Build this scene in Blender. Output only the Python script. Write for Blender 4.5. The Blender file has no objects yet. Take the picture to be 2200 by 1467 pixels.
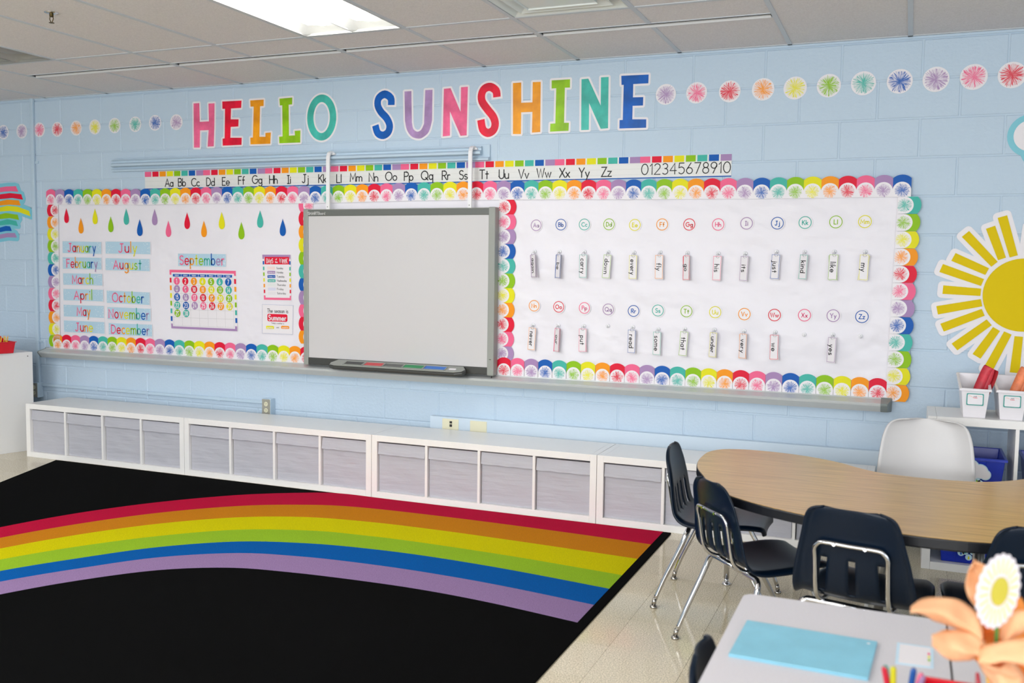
import bpy, math, random
from mathutils import Vector, Matrix
random.seed(7)
S = bpy.context.scene
COL = S.collection
# ------------------------------------------------------------------ camera
FPX, YAW, PIT, ROL = 2077.64, .38874, -.0786, .01354
CAM = Vector((6.14693, -5.57773, 1.43581)); H = 2.65886
fw = Vector((-math.sin(YAW)*math.cos(PIT), math.cos(YAW)*math.cos(PIT), math.sin(PIT)))
r0 = Vector((math.cos(YAW), math.sin(YAW), 0)); u0 = r0.cross(fw)
rt = math.cos(ROL)*r0 + math.sin(ROL)*u0; up = -math.sin(ROL)*r0 + math.cos(ROL)*u0
cd = bpy.data.cameras.new('camera'); cam = bpy.data.objects.new('camera', cd); COL.objects.link(cam)
M = Matrix((rt, up, -fw)).transposed().to_4x4(); M.translation = CAM; cam.matrix_world = M
cd.sensor_width = 36; cd.lens = 36*FPX/2200; cd.clip_start = .02
cd.dof.use_dof = True; cd.dof.focus_distance = 5.6; cd.dof.aperture_fstop = 3.4
S.camera = cam
# ------------------------------------------------------------------ world, light, exposure
w = bpy.data.worlds.new('world'); S.world = w; w.use_nodes = True
w.node_tree.nodes['Background'].inputs[0].default_value = (.75, .85, 1, 1)
w.node_tree.nodes['Background'].inputs[1].default_value = .6
S.view_settings.view_transform = 'Standard'; S.view_settings.look = 'None'
S.view_settings.gamma = 1; S.view_settings.use_curve_mapping = False
S.view_settings.exposure = 0.25
TUBE = 36.0
def area(name, loc, rot, sx, sy, power, col):
    l = bpy.data.lights.new(name, 'AREA'); l.shape = 'RECTANGLE'; l.size = sx; l.size_y = sy
    l.energy = power; l.color = col
    o = bpy.data.objects.new(name, l); COL.objects.link(o); o.location = loc; o.rotation_euler = rot
    return o
R90 = math.pi/2
# daylight coming through the windows of the right-hand wall and of the wall behind the camera
area('window_daylight', (9.1, -5.2, 1.65), (0, R90, 0), 1.5, 5.2, 40, (.93, .97, 1))
area('window_daylight', (4.6, -8.9, 1.6), (R90, 0, 0), 6.6, 1.4, 250, (.97, .985, 1))

def hit(px, py, ax, v):
    d = fw + (px-1100)/FPX*rt - (py-733.5)/FPX*up
    return CAM + d*((v-CAM[ax])/d[ax])
def WP(px, py, y=0.0):
    p = hit(px, py, 1, y); return (p.x, p.z)
def FP(px, py, z=0.0):
    p = hit(px, py, 2, z); return (p.x, p.y)
def c1(x, y): return (x/2.9333, y/2.9333)          # zoomed crops -> photo pixels
def c2(x, y): return (x/2.9333+700, y/2.9333)
def c3(x, y): return (x/2.9333+1450, y/2.9333)
def c4(x, y): return (x/2.9333, y/2.9333+400)
def c6(x, y): return (x/2.934+1000, y/2.934+400)
def c7(x, y): return (x/2.9345+1450, y/2.9345+400)
# ------------------------------------------------------------------ materials
def lin(c):
    r = []
    for v in c[:3]:
        v /= 255.; r.append(v/12.92 if v <= .04045 else ((v+.055)/1.055)**2.4)
    return (r[0], r[1], r[2], 1)
MATS = {}
def mat(name, rgb=(200, 200, 200), rough=.5, metal=0, spec=.5, bump=0, bscale=50, var=0, vscale=5, emit=0, stretch=None, coat=0, trans=0, alpha=1):
    if name in MATS: return MATS[name]
    m = bpy.data.materials.new(name); m.use_nodes = True; MATS[name] = m
    n, l = m.node_tree.nodes, m.node_tree.links; b = n['Principled BSDF']
    b.inputs['Base Color'].default_value = lin(rgb); b.inputs['Roughness'].default_value = rough
    b.inputs['Metallic'].default_value = metal; b.inputs['Specular IOR Level'].default_value = spec
    b.inputs['Coat Weight'].default_value = coat; b.inputs['Transmission Weight'].default_value = trans
    b.inputs['Alpha'].default_value = alpha
    if emit:
        b.inputs['Emission Color'].default_value = (.98, .99, 1, 1); b.inputs['Emission Strength'].default_value = emit
    vec = None
    if bump or var:
        tc = n.new('ShaderNodeTexCoord'); vec = tc.outputs['Object']
        if stretch:
            mp = n.new('ShaderNodeMapping'); mp.inputs['Scale'].default_value = stretch; l.new(vec, mp.inputs[0]); vec = mp.outputs[0]
    if bump:
        t = n.new('ShaderNodeTexNoise'); t.inputs['Scale'].default_value = bscale; t.inputs['Detail'].default_value = 3
        bp = n.new('ShaderNodeBump'); bp.inputs['Strength'].default_value = min(1, bump); bp.inputs['Distance'].default_value = .004*max(1, bump)
        l.new(vec, t.inputs['Vector']); l.new(t.outputs['Fac'], bp.inputs['Height']); l.new(bp.outputs[0], b.inputs['Normal'])
    if var:
        t = n.new('ShaderNodeTexNoise'); t.inputs['Scale'].default_value = vscale; t.inputs['Detail'].default_value = 4
        l.new(vec, t.inputs['Vector'])
        rp = n.new('ShaderNodeValToRGB'); a = [max(0, v*(1-var)) for v in rgb]; c = [min(255, v*(1+var)) for v in rgb]
        rp.color_ramp.elements[0].position = .3; rp.color_ramp.elements[1].position = .7
        rp.color_ramp.elements[0].color = lin(a); rp.color_ramp.elements[1].color = lin(c)
        l.new(t.outputs['Fac'], rp.inputs[0]); l.new(rp.outputs[0], b.inputs['Base Color'])
    return m
PAL = dict(pink=(238, 100, 142), red=(222, 12, 52), orange=(244, 150, 12), yellow=(226, 220, 14), green=(140, 190, 8),
           teal=(66, 178, 164), blue=(0, 88, 176), purple=(166, 134, 180))
ORD = ['pink', 'red', 'orange', 'yellow', 'green', 'teal', 'blue', 'purple']     # rising by one
BORD = ['pink', 'purple', 'blue', 'teal', 'green', 'yellow', 'orange', 'red']
def pm(c): return mat('paper_'+c, PAL[c], .55, spec=.3, bump=.15, bscale=12)
def ink(c): return mat('print_'+c, PAL[c], .6, spec=.3)
WHITE = mat('white_card', (232, 228, 232), .45)
BLACK = mat('black_print', (14, 14, 16), .5)
def wcolor(c):   # watercolour print of the big letters
    q = PAL[c]; return mat('watercolour_'+c, q, .4, spec=.35, var=.13, vscale=9, bump=.8, bscale=7)
def burst(c, R=.038, salt=''):
    nm = 'starburst_'+c+salt
    if nm in MATS: return MATS[nm]
    m = mat(nm, (232, 228, 232), .45); n, l = m.node_tree.nodes, m.node_tree.links; b = n['Principled BSDF']
    def mth(op, a, bb=None, cc=None):
        x = n.new('ShaderNodeMath'); x.operation = op
        for i, v in enumerate((a, bb, cc)):
            if v is None: continue
            if isinstance(v, (int, float)): x.inputs[i].default_value = v
            else: l.new(v, x.inputs[i])
        return x.outputs[0]
    tc = n.new('ShaderNodeTexCoord'); sp = n.new('ShaderNodeSeparateXYZ'); l.new(tc.outputs['Object'], sp.inputs[0])
    oi = n.new('ShaderNodeObjectInfo')
    x, z = mth('MULTIPLY', sp.outputs[0], 1/R), mth('MULTIPLY', sp.outputs[2], 1/R)
    r = mth('SQRT', mth('ADD', mth('MULTIPLY', x, x), mth('MULTIPLY', z, z)))
    th = mth('ARCTAN2', z, x)
    cb = n.new('ShaderNodeCombineXYZ'); l.new(mth('COSINE', th), cb.inputs[0]); l.new(mth('SINE', th), cb.inputs[1])
    l.new(mth('ADD', mth('MULTIPLY', r, .12), mth('MULTIPLY', oi.outputs['Random'], 30)), cb.inputs[2])
    t = n.new('ShaderNodeTexNoise'); t.inputs['Scale'].default_value = 13; t.inputs['Detail'].default_value = 1.5; l.new(cb.outputs[0], t.inputs['Vector'])
    thr = mth('MULTIPLY_ADD', mth('POWER', r, .7), .27, .285)
    line = mth('MULTIPLY', mth('SUBTRACT', t.outputs['Fac'], thr), 14)
    t2 = n.new('ShaderNodeTexNoise'); t2.inputs['Scale'].default_value = 9; t2.inputs['Detail'].default_value = 1
    cb2 = n.new('ShaderNodeCombineXYZ'); l.new(mth('COSINE', th), cb2.inputs[0]); l.new(mth('SINE', th), cb2.inputs[1]); l.new(t2.inputs['Vector'].links[0].from_socket if t2.inputs['Vector'].links else cb2.outputs[0], t2.inputs['Vector'])
    lim = mth('MULTIPLY_ADD', t2.outputs['Fac'], .45, .74)
    edge = mth('MULTIPLY', mth('SUBTRACT', lim, r), 25)
    def cl(v):
        k = n.new('ShaderNodeClamp'); l.new(v, k.inputs[0]); return k.outputs[0]
    f = mth('MULTIPLY', cl(line), cl(edge))
    tint = mth('MULTIPLY', cl(mth('MULTIPLY', mth('SUBTRACT', .9, r), 20)), .22)
    f = mth('MAXIMUM', f, tint)
    mx = n.new('ShaderNodeMix'); mx.data_type = 'RGBA'; l.new(f, mx.inputs[0])
    mx.inputs[6].default_value = lin((232, 228, 232)); mx.inputs[7].default_value = lin(PAL[c]); l.new(mx.outputs[2], b.inputs['Base Color'])
    return m
# ------------------------------------------------------------------ mesh builder
class MB:
    def __init__(s): s.v, s.f, s.m = [], [], []
    def add(s, vs, fs, m=0):
        k = len(s.v); s.v += [tuple(v) for v in vs]; s.f += [tuple(i+k for i in f) for f in fs]; s.m += [m]*len(fs); return s
    def box(s, a, b, m=0):
        (x0, y0, z0), (x1, y1, z1) = a, b
        return s.add([(x0, y0, z0), (x1, y0, z0), (x1, y1, z0), (x0, y1, z0), (x0, y0, z1), (x1, y0, z1), (x1, y1, z1), (x0, y1, z1)],
                     [(0, 3, 2, 1), (4, 5, 6, 7), (0, 1, 5, 4), (1, 2, 6, 5), (2, 3, 7, 6), (3, 0, 4, 7)], m)
    def prism(s, poly, yf, yb, m=0, back=True):     # polygon in x,z ; front at yf (toward the room, smaller y)
        n = len(poly); ar = sum(poly[i][0]*poly[(i+1) % n][1]-poly[(i+1) % n][0]*poly[i][1] for i in range(n))
        if ar < 0: poly = poly[::-1]
        vs = [(x, yf, z) for x, z in poly]+[(x, yb, z) for x, z in poly]
        fs = [tuple(range(n))]+[(i, i+n, (i+1) % n+n, (i+1) % n) for i in range(n)]
        if back: fs.append(tuple(range(2*n-1, n-1, -1)))
        return s.add(vs, fs, m)
    def flat(s, poly, y, m=0):
        n = len(poly); ar = sum(poly[i][0]*poly[(i+1) % n][1]-poly[(i+1) % n][0]*poly[i][1] for i in range(n))
        if ar < 0: poly = poly[::-1]
        return s.add([(x, y, z) for x, z in poly], [tuple(range(n))], m)
    def slab(s, poly, z0, z1, m=0):                  # polygon in x,y
        n = len(poly); ar = sum(poly[i][0]*poly[(i+1) % n][1]-poly[(i+1) % n][0]*poly[i][1] for i in range(n))
        if ar < 0: poly = poly[::-1]
        vs = [(x, y, z1) for x, y in poly]+[(x, y, z0) for x, y in poly]
        return s.add(vs, [tuple(range(n)), tuple(range(2*n-1, n-1, -1))]+[(i, i+n, (i+1) % n+n, (i+1) % n) for i in range(n)], m)
    def stroke(s, pts, w, y, m=0, closed=False, cap=True, th=0):
        n = len(pts); h = w/2; L, Rr = [], []
        for i in range(n):
            a = pts[i-1] if (i > 0 or closed) else None; b = pts[(i+1) % n] if (i < n-1 or closed) else None; p = pts[i]
            def nd(p, q):
                dx, dz = q[0]-p[0], q[1]-p[1]; d = math.hypot(dx, dz) or 1; return (dx/d, dz/d)
            d1 = nd(a, p) if a else nd(p, b); d2 = nd(p, b) if b else d1
            nx, nz = -(d1[1]+d2[1]), d1[0]+d2[0]; q = math.hypot(nx, nz)
            if q < .35: nx, nz, k = -d1[1], d1[0], 1
            else: nx, nz = nx/q, nz/q; k = 1/max(.35, nx*-d1[1]+nz*d1[0])
            k = min(k, 1.9)
            L.append((p[0]+nx*h*k, p[1]+nz*h*k)); Rr.append((p[0]-nx*h*k, p[1]-nz*h*k))
        vs = [(x, y, z) for x, z in L]+[(x, y, z) for x, z in Rr]; e = n if closed else n-1
        fs = [(i, i+n, (i+1) % n+n, (i+1) % n) for i in range(e)]
        s.add(vs, fs, m)
        if th:
            s.add([(x, y, z) for x, z in L+Rr]+[(x, y+th, z) for x, z in L+Rr], [(i, (i+1) % n, (i+1) % n+2*n, i+2*n) for i in range(e)]+[(i+n, i+3*n, (i+1) % n+3*n, (i+1) % n+n) for i in range(e)], m)
        if cap and not closed:
            for p in (pts[0], pts[-1]):
                s.flat([(p[0]+h*math.cos(t*R90/2), p[1]+h*math.sin(t*R90/2)) for t in range(8)], y-.00002, m)
        return s
    def disc(s, cx, cz, r, y, m=0, n=20, th=0, rz=None):
        pl = [(cx+r*math.cos(2*math.pi*i/n), cz+(rz or r)*math.sin(2*math.pi*i/n)) for i in range(n)]
        return s.prism(pl, y, y+th, m) if th else s.flat(pl, y, m)
    def tube(s, pts, r, m=0, n=8, cap=True, rr=None):
        pts = [Vector(p) for p in pts]; k = len(s.v); N = len(pts); ref = None
        for i, p in enumerate(pts):
            t = ((pts[min(i+1, N-1)]-p).normalized()+(p-pts[max(i-1, 0)]).normalized())
            t = t.normalized() if t.length > 1e-6 else Vector((0, 0, 1))
            if ref is None: ref = t.orthogonal().normalized()
            ref = (ref-t*ref.dot(t)).normalized(); b = t.cross(ref); R = rr[i] if rr else r
            for j in range(n):
                a = 2*math.pi*j/n; s.v.append(tuple(p+R*(math.cos(a)*ref+math.sin(a)*b)))
        for i in range(N-1):
            for j in range(n):
                s.f.append((k+i*n+j, k+i*n+(j+1) % n, k+(i+1)*n+(j+1) % n, k+(i+1)*n+j)); s.m.append(m)
        if cap:
            s.f.append(tuple(k+j for j in range(n-1, -1, -1))); s.m.append(m)
            s.f.append(tuple(k+(N-1)*n+j for j in range(n))); s.m.append(m)
        return s
    def lathe(s, prof, c=(0, 0, 0), m=0, n=16):
        k = len(s.v)
        for r, z in prof:
            for j in range(n): s.v.append((c[0]+r*math.cos(2*math.pi*j/n), c[1]+r*math.sin(2*math.pi*j/n), c[2]+z))
        for i in range(len(prof)-1):
            for j in range(n): s.f.append((k+i*n+j, k+i*n+(j+1) % n, k+(i+1)*n+(j+1) % n, k+(i+1)*n+j)); s.m.append(m)
        s.f.append(tuple(k+j for j in range(n-1, -1, -1))); s.m.append(m)
        s.f.append(tuple(k+(len(prof)-1)*n+j for j in range(n))); s.m.append(m)
        return s
    def grid(s, P, m=0, skip=None):     # P[i][j] points
        k = len(s.v); a, b = len(P), len(P[0])
        for row in P: s.v += [tuple(q) for q in row]
        for i in range(a-1):
            for j in range(b-1):
                if skip and skip(i, j): continue
                s.f.append((k+i*b+j, k+i*b+j+1, k+(i+1)*b+j+1, k+(i+1)*b+j)); s.m.append(m)
        return s
    def mesh(s, name, mats, smooth=False):
        me = bpy.data.meshes.new(name); me.from_pydata(s.v, [], s.f); me.update()
        for x in (mats if isinstance(mats, (list, tuple)) else [mats]): me.materials.append(x)
        me.polygons.foreach_set('material_index', s.m)
        if smooth: me.shade_smooth() if hasattr(me, 'shade_smooth') else None
        return me
    def build(s, name, mats, parent=None, loc=(0, 0, 0), rot=(0, 0, 0), smooth=False, bevel=0, solid=0, sub=0, auto=False):
        return put(name, s.mesh(name, mats, smooth), parent, loc, rot, bevel, solid, sub)
def put(name, me, parent=None, loc=(0, 0, 0), rot=(0, 0, 0), bevel=0, solid=0, sub=0):
    o = bpy.data.objects.new(name, me); COL.objects.link(o); o.location = loc; o.rotation_euler = rot
    if parent: o.parent = parent
    if solid:
        q = o.modifiers.new('thickness', 'SOLIDIFY'); q.thickness = solid; q.offset = 0
    if bevel:
        q = o.modifiers.new('bevel', 'BEVEL'); q.width = bevel; q.segments = 2; q.limit_method = 'ANGLE'
    if sub:
        q = o.modifiers.new('sub', 'SUBSURF'); q.levels = sub; q.render_levels = sub
    return o
def tag(o, label, cat, group=None):
    o['label'] = label; o['category'] = cat
    if group: o['group'] = group
    return o
def thing(name, label, cat, loc=(0, 0, 0), rot=(0, 0, 0), group=None):
    return tag(put(name, None, None, loc, rot), label, cat, group)
def struct(o): o['kind'] = 'structure'; return o
# ------------------------------------------------------------------ stroke lettering
def A(cx, cy, rx, ry, a0, a1, n=None):
    n = n or max(4, int(abs(a1-a0)/22)); return [(cx+rx*math.cos(math.radians(a0+(a1-a0)*i/n)), cy+ry*math.sin(math.radians(a0+(a1-a0)*i/n))) for i in range(n+1)]
G = {
'A': (.72, [[(0, 0), (.36, 1), (.72, 0)], [(.13, .34), (.59, .34)]]),
'B': (.58, [[(.3, .53), (0, .53), (0, 1), (.3, 1)]+A(.3, .765, .24, .235, 90, -90), [(.3, .53)]+A(.3, .265, .28, .265, 90, -90)+[(0, 0), (0, .53)]]),
'C': (.74, [A(.45, .5, .45, .5, 48, 312)]),
'D': (.66, [[(.2, 1), (0, 1), (0, 0), (.2, 0)]+A(.2, .5, .46, .5, -90, 90)]),
'E': (.5, [[(.5, 1), (0, 1), (0, 0), (.5, 0)], [(0, .52), (.42, .52)]]),
'F': (.5, [[(.5, 1), (0, 1), (0, 0)], [(0, .52), (.4, .52)]]),
'G': (.88, [A(.45, .5, .45, .5, 48, 360)+[(.5, .5)]]),
'H': (.62, [[(0, 0), (0, 1)], [(.62, 0), (.62, 1)], [(0, .5), (.62, .5)]]),
'I': (.3, [[(.15, 0), (.15, 1)], [(0, 1), (.3, 1)], [(0, 0), (.3, 0)]]),
'J': (.56, [[(.38, 1), (.38, .25)]+A(.19, .22, .19, .22, 0, -160), [(.2, 1), (.56, 1)]]),
'K': (.58, [[(0, 0), (0, 1)], [(.55, 1), (0, .42)], [(.18, .6), (.58, 0)]]),
'L': (.48, [[(0, 1), (0, 0), (.48, 0)]]),
'M': (.78, [[(0, 0), (.04, 1), (.39, .25), (.74, 1), (.78, 0)]]),
'N': (.64, [[(0, 0), (0, 1), (.64, 0), (.64, 1)]]),
'O': (.9, [A(.45, .5, .45, .5, 90, 450)]),
'P': (.56, [[(0, 0), (0, 1), (.28, 1)]+A(.28, .74, .28, .26, 90, -90)+[(0, .48)]]),
'Q': (.92, [A(.45, .5, .45, .5, 90, 450), [(.58, .25), (.9, -.04)]]),
'R': (.58, [[(0, 0), (0, 1), (.28, 1)]+A(.28, .74, .28, .26, 90, -90)+[(0, .48)], [(.25, .48), (.58, 0)]]),
'S': (.54, [A(.28, .76, .25, .24, 35, 250)+[(.3, .51)]+A(.27, .26, .27, .26, 70, -145)]),
'T': (.62, [[(.31, 0), (.31, 1)], [(0, 1), (.62, 1)]]),
'U': (.6, [[(0, 1), (0, .3)]+A(.3, .3, .3, .3, 180, 360)+[(.6, 1)]]),
'V': (.66, [[(0, 1), (.33, 0), (.66, 1)]]),
'W': (.9, [[(0, 1), (.23, 0), (.45, .95), (.67, 0), (.9, 1)]]),
'X': (.62, [[(0, 0), (.62, 1)], [(0, 1), (.62, 0)]]),
'Y': (.62, [[(0, 1), (.31, .48), (.62, 1)], [(.31, .48), (.31, 0)]]),
'Z': (.58, [[(0, 1), (.56, 1), (0, 0), (.58, 0)]]),
'a': (.5, [A(.25, .28, .25, .28, 0, 360), [(.5, .56), (.5, 0)]]),
'b': (.5, [A(.25, .28, .25, .28, 0, 360), [(0, 1), (0, 0)]]),
'c': (.44, [A(.27, .28, .27, .28, 50, 310)]),
'd': (.5, [A(.25, .28, .25, .28, 0, 360), [(.5, 1), (.5, 0)]]),
'e': (.54, [[(.02, .28), (.53, .28)]+A(.27, .28, .27, .28, 0, 315)]),
'f': (.36, [A(.3, .78, .16, .22, 70, 180)+[(.14, 0)], [(0, .55), (.34, .55)]]),
'g': (.5, [A(.25, .28, .25, .28, 0, 360), [(.5, .56), (.5, -.15)]+A(.25, -.15, .25, .2, 0, -150)]),
'h': (.46, [[(0, 1), (0, 0)], A(.23, .32, .23, .24, 180, 0)+[(.46, 0)]]),
'i': (.06, [[(.03, .56), (.03, 0)], [(.03, .78), (.03, .8)]]),
'j': (.22, [[(.2, .56), (.2, -.15)]+A(.05, -.15, .15, .18, 0, -120), [(.2, .78), (.2, .8)]]),
'k': (.42, [[(0, 1), (0, 0)], [(.38, .56), (0, .22)], [(.12, .33), (.42, 0)]]),
'l': (.06, [[(.03, 1), (.03, 0)]]),
'm': (.76, [[(0, .56), (0, 0)], A(.19, .36, .19, .2, 180, 0)+[(.38, 0)], A(.57, .36, .19, .2, 180, 0)+[(.76, 0)]]),
'n': (.46, [[(0, .56), (0, 0)], A(.23, .33, .23, .23, 180, 0)+[(.46, 0)]]),
'o': (.54, [A(.27, .28, .27, .28, 90, 450)]),
'p': (.5, [A(.25, .28, .25, .28, 0, 360), [(0, .56), (0, -.36)]]),
'q': (.5, [A(.25, .28, .25, .28, 0, 360), [(.5, .56), (.5, -.36)]]),
'r': (.32, [[(0, .56), (0, 0)], A(.2, .33, .2, .23, 180, 60)]),
's': (.38, [A(.2, .42, .17, .14, 40, 250)+A(.19, .14, .19, .14, 70, -145)]),
't': (.36, [[(.18, .85), (.18, 0)], [(0, .56), (.36, .56)]]),
'u': (.46, [[(0, .56), (0, .23)]+A(.23, .23, .23, .23, 180, 360), [(.46, .56), (.46, 0)]]),
'v': (.46, [[(0, .56), (.23, 0), (.46, .56)]]),
'w': (.68, [[(0, .56), (.17, 0), (.34, .54), (.51, 0), (.68, .56)]]),
'x': (.44, [[(0, 0), (.44, .56)], [(0, .56), (.44, 0)]]),
'y': (.46, [[(0, .56), (.24, 0)], [(.46, .56), (.1, -.34)]]),
'z': (.42, [[(0, .56), (.4, .56), (0, 0), (.42, 0)]]),
'0': (.62, [A(.31, .5, .31, .5, 90, 450)]), '1': (.2, [[(0, .8), (.18, 1), (.18, 0)]]),
'2': (.54, [A(.27, .73, .26, .27, 160, -35)+[(0, 0), (.54, 0)]]),
'3': (.52, [A(.25, .76, .24, .24, 145, -90)+A(.25, .27, .27, .27, 90, -140)]),
'4': (.58, [[(.44, 0), (.44, 1), (0, .32), (.58, .32)]]),
'5': (.54, [[(.5, 1), (.08, 1), (.04, .58)]+A(.26, .32, .28, .32, 125, -140)]),
'6': (.54, [[(.4, 1), (.06, .45)]+A(.27, .28, .27, .28, 150, 510)]),
'7': (.54, [[(0, 1), (.54, 1), (.16, 0)]]),
'8': (.54, [A(.27, .76, .22, .24, 90, 450), A(.27, .27, .27, .27, 90, 450)]),
'9': (.52, [A(.26, .72, .26, .28, 0, 360), [(.52, .74), (.2, 0)]]),
' ': (.34, []), "'": (.06, [[(.03, 1), (.03, .85)]]), '-': (.3, [[(0, .4), (.3, .4)]]),
}
def text(mb, s, h, cx, cz, w, y, ms=(0,), rot=0, sx=1., gap=.2, fit=None, xs=1., exact=None):
    """lettering s of cap height h centred at cx,cz ; ms: material index per letter"""
    W = sum(G[c][0] for c in s)+gap*(len(s)-1)
    k = h*sx
    if fit and W*k > fit: k = fit/W
    if exact: k = exact/W
    x = -W*k/2; c_, s_ = math.cos(rot), math.sin(rot); i = 0
    for ch in s:
        wd, st = G[ch]
        lowh = 1.0 if ch.isupper() or ch.isdigit() else xs
        for p in st:
            q = [(x+a*k, (b*lowh-.5)*h) for a, b in p]
            q = [(cx+a*c_-b*s_, cz+a*s_+b*c_) for a, b in q]
            mb.stroke(q, w, y-.00004*(i % 5), ms[i % len(ms)])
        if ch != ' ': i += 1
        x += (wd+gap)*k
    return mb
def quad(px4, y):
    """four photo pixels TL TR BR BL on the plane y -> centre, width, height, tilt"""
    q = [WP(a, b, y) for a, b in px4]; cx = sum(a for a, b in q)/4; cz = sum(b for a, b in q)/4
    W = (math.dist(q[0], q[1])+math.dist(q[3], q[2]))/2; Hh = (math.dist(q[0], q[3])+math.dist(q[1], q[2]))/2
    rx = (q[1][0]+q[2][0]-q[0][0]-q[3][0]); rz = (q[1][1]+q[2][1]-q[0][1]-q[3][1])
    return cx, cz, W, Hh, math.atan2(rz, rx)
def rrect(w, h, r, cx=0, cz=0, n=4):
    o = []
    for sx, sz, a in ((1, 1, 0), (-1, 1, 90), (-1, -1, 180), (1, -1, 270)):
        for i in range(n+1):
            t = math.radians(a+90*i/n); o.append((cx+sx*(w/2-r)+r*math.cos(t), cz+sz*(h/2-r)+r*math.sin(t)))
    return o
def catmull(P, n=6, closed=False):
    o = []; N = len(P)
    for i in range(N if closed else N-1):
        p0 = P[(i-1) % N] if (closed or i > 0) else P[0]; p1 = P[i]; p2 = P[(i+1) % N]; p3 = P[(i+2) % N] if (closed or i < N-2) else P[-1]
        for k in range(n):
            t = k/n; o.append(tuple(.5*((2*b)+(-a+c)*t+(2*a-5*b+4*c-d)*t*t+(-a+3*b-3*c+d)*t**3) for a, b, c, d in zip(p0, p1, p2, p3)))
    if not closed: o.append(tuple(P[-1]))
    return o
# ================================================================== STRUCTURE
XL, XR, YF = -2.6, 9.2, -9.0
paint = mat('blue_wall_paint', (188, 207, 224), .5, spec=.4, bump=.55, bscale=55)
paint2 = mat('blue_gloss_paint', (186, 206, 222), .35, spec=.5)
tilem = mat('ceiling_tile_fibre', (222, 219, 220), .95, spec=.1, bump=.5, bscale=160, var=.03, vscale=120)
gridm = mat('ceiling_grid_metal', (196, 202, 208), .45)
slabm = mat('plain_plaster', (196, 200, 204), .9)
darkm = mat('dark_void', (26, 26, 26), .9)
# wall of painted blocks
BL, BH = .4014, .2032
wall = struct(MB().box((XL, .006, -.1), (XR, .16, H+.16)).build('wall_back', paint))
def block_mb(x0, x1, z0, z1):
    g, c, d = .003, .0075, .0032
    def ring(i, y): return [(x0+i, y, z0+i), (x1-i, y, z0+i), (x1-i, y, z1-i), (x0+i, y, z1-i)]
    mb = MB(); v = ring(0, .0062)+ring(0, d)+ring(g, d)+ring(c, 0)
    f = [(12, 13, 14, 15)]
    for k in (0, 4, 8):
        for i in range(4): f.append((k+i, k+(i+1) % 4, k+4+(i+1) % 4, k+4+i))
    return mb.add(v, f)
full = block_mb(-BL/2, BL/2, -BH/2, BH/2).mesh('block', paint)
cnt = 0; rest = MB(); zt = 13*BH
for r in range(13):
    off = .328 if r % 2 == 1 else .328+.214
    for k in range(-9, 24):
        x0 = off+k*BL-.0; x1 = x0+BL; z0 = r*BH; z1 = z0+BH
        if x1 < XL or x0 > XR: continue
        vis = -.85 < x1 and x0 < 7.05 and r >= 1
        hid = (r in (4, 5, 6, 7, 8) and x0 > .05 and x1 < 6.0)
        if vis and not hid and cnt < 300:
            put('block', full, wall, ((x0+x1)/2, 0, (z0+z1)/2)); cnt += 1
        else:
            b = block_mb(max(x0, XL), min(x1, XR), z0, z1); rest.add(b.v, b.f)
rest.box((XL, .0, zt+.004), (XR, .0062, H+.1))
o = rest.build('block_courses', paint, wall); o['kind'] = 'stuff'
struct(MB().box((XL-.12, YF, -.1), (XL, .16, H+.16)).build('wall_left', paint))
def wall_with_window(nm, boxf, a0, a1, w0, w1, wz0, wz1, n):
    mb = MB(); boxf(mb, a0, w0, 0, H+.16); boxf(mb, w1, a1, 0, H+.16); boxf(mb, w0, w1, 0, wz0); boxf(mb, w0, w1, wz1, H+.16)
    struct(mb.build(nm, paint))
wall_with_window('wall_right', lambda m, a, b, z0, z1: m.box((XR, a, z0), (XR+.12, b, z1)), YF, .16, -7.8, -2.6, .9, 2.4, 1)
wall_with_window('wall_front', lambda m, a, b, z0, z1: m.box((a, YF-.12, z0), (b, YF, z1)), XL, XR, 1.3, 7.9, .85, 2.35, 2)
fm = mat('window_frame_white', (225, 226, 228), .4)
glass = mat('window_glass', (235, 242, 248), .05, trans=1)
def win(n, f3, w0, w1, k):
    fr = MB()
    for i in range(k+1):
        a = w0+(w1-w0)*i/k; f3(fr, a-.025, a+.025, .9, 2.4)
    f3(fr, w0, w1, .9, .95); f3(fr, w0, w1, 2.35, 2.4)
    o = struct(fr.build('window_%d' % n, fm)); g = MB(); f3(g, w0, w1, .95, 2.35, .02); g.build('pane', glass, o)
win(1, lambda m, a, b, z0, z1, t=.05: m.box((XR+.05, a, z0), (XR+.05+t, b, z1)), -7.8, -2.6, 4)
win(2, lambda m, a, b, z0, z1, t=.05: m.box((a, YF-.05-t, z0), (b, YF-.05, z1)), 1.3, 7.9, 5)
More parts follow.
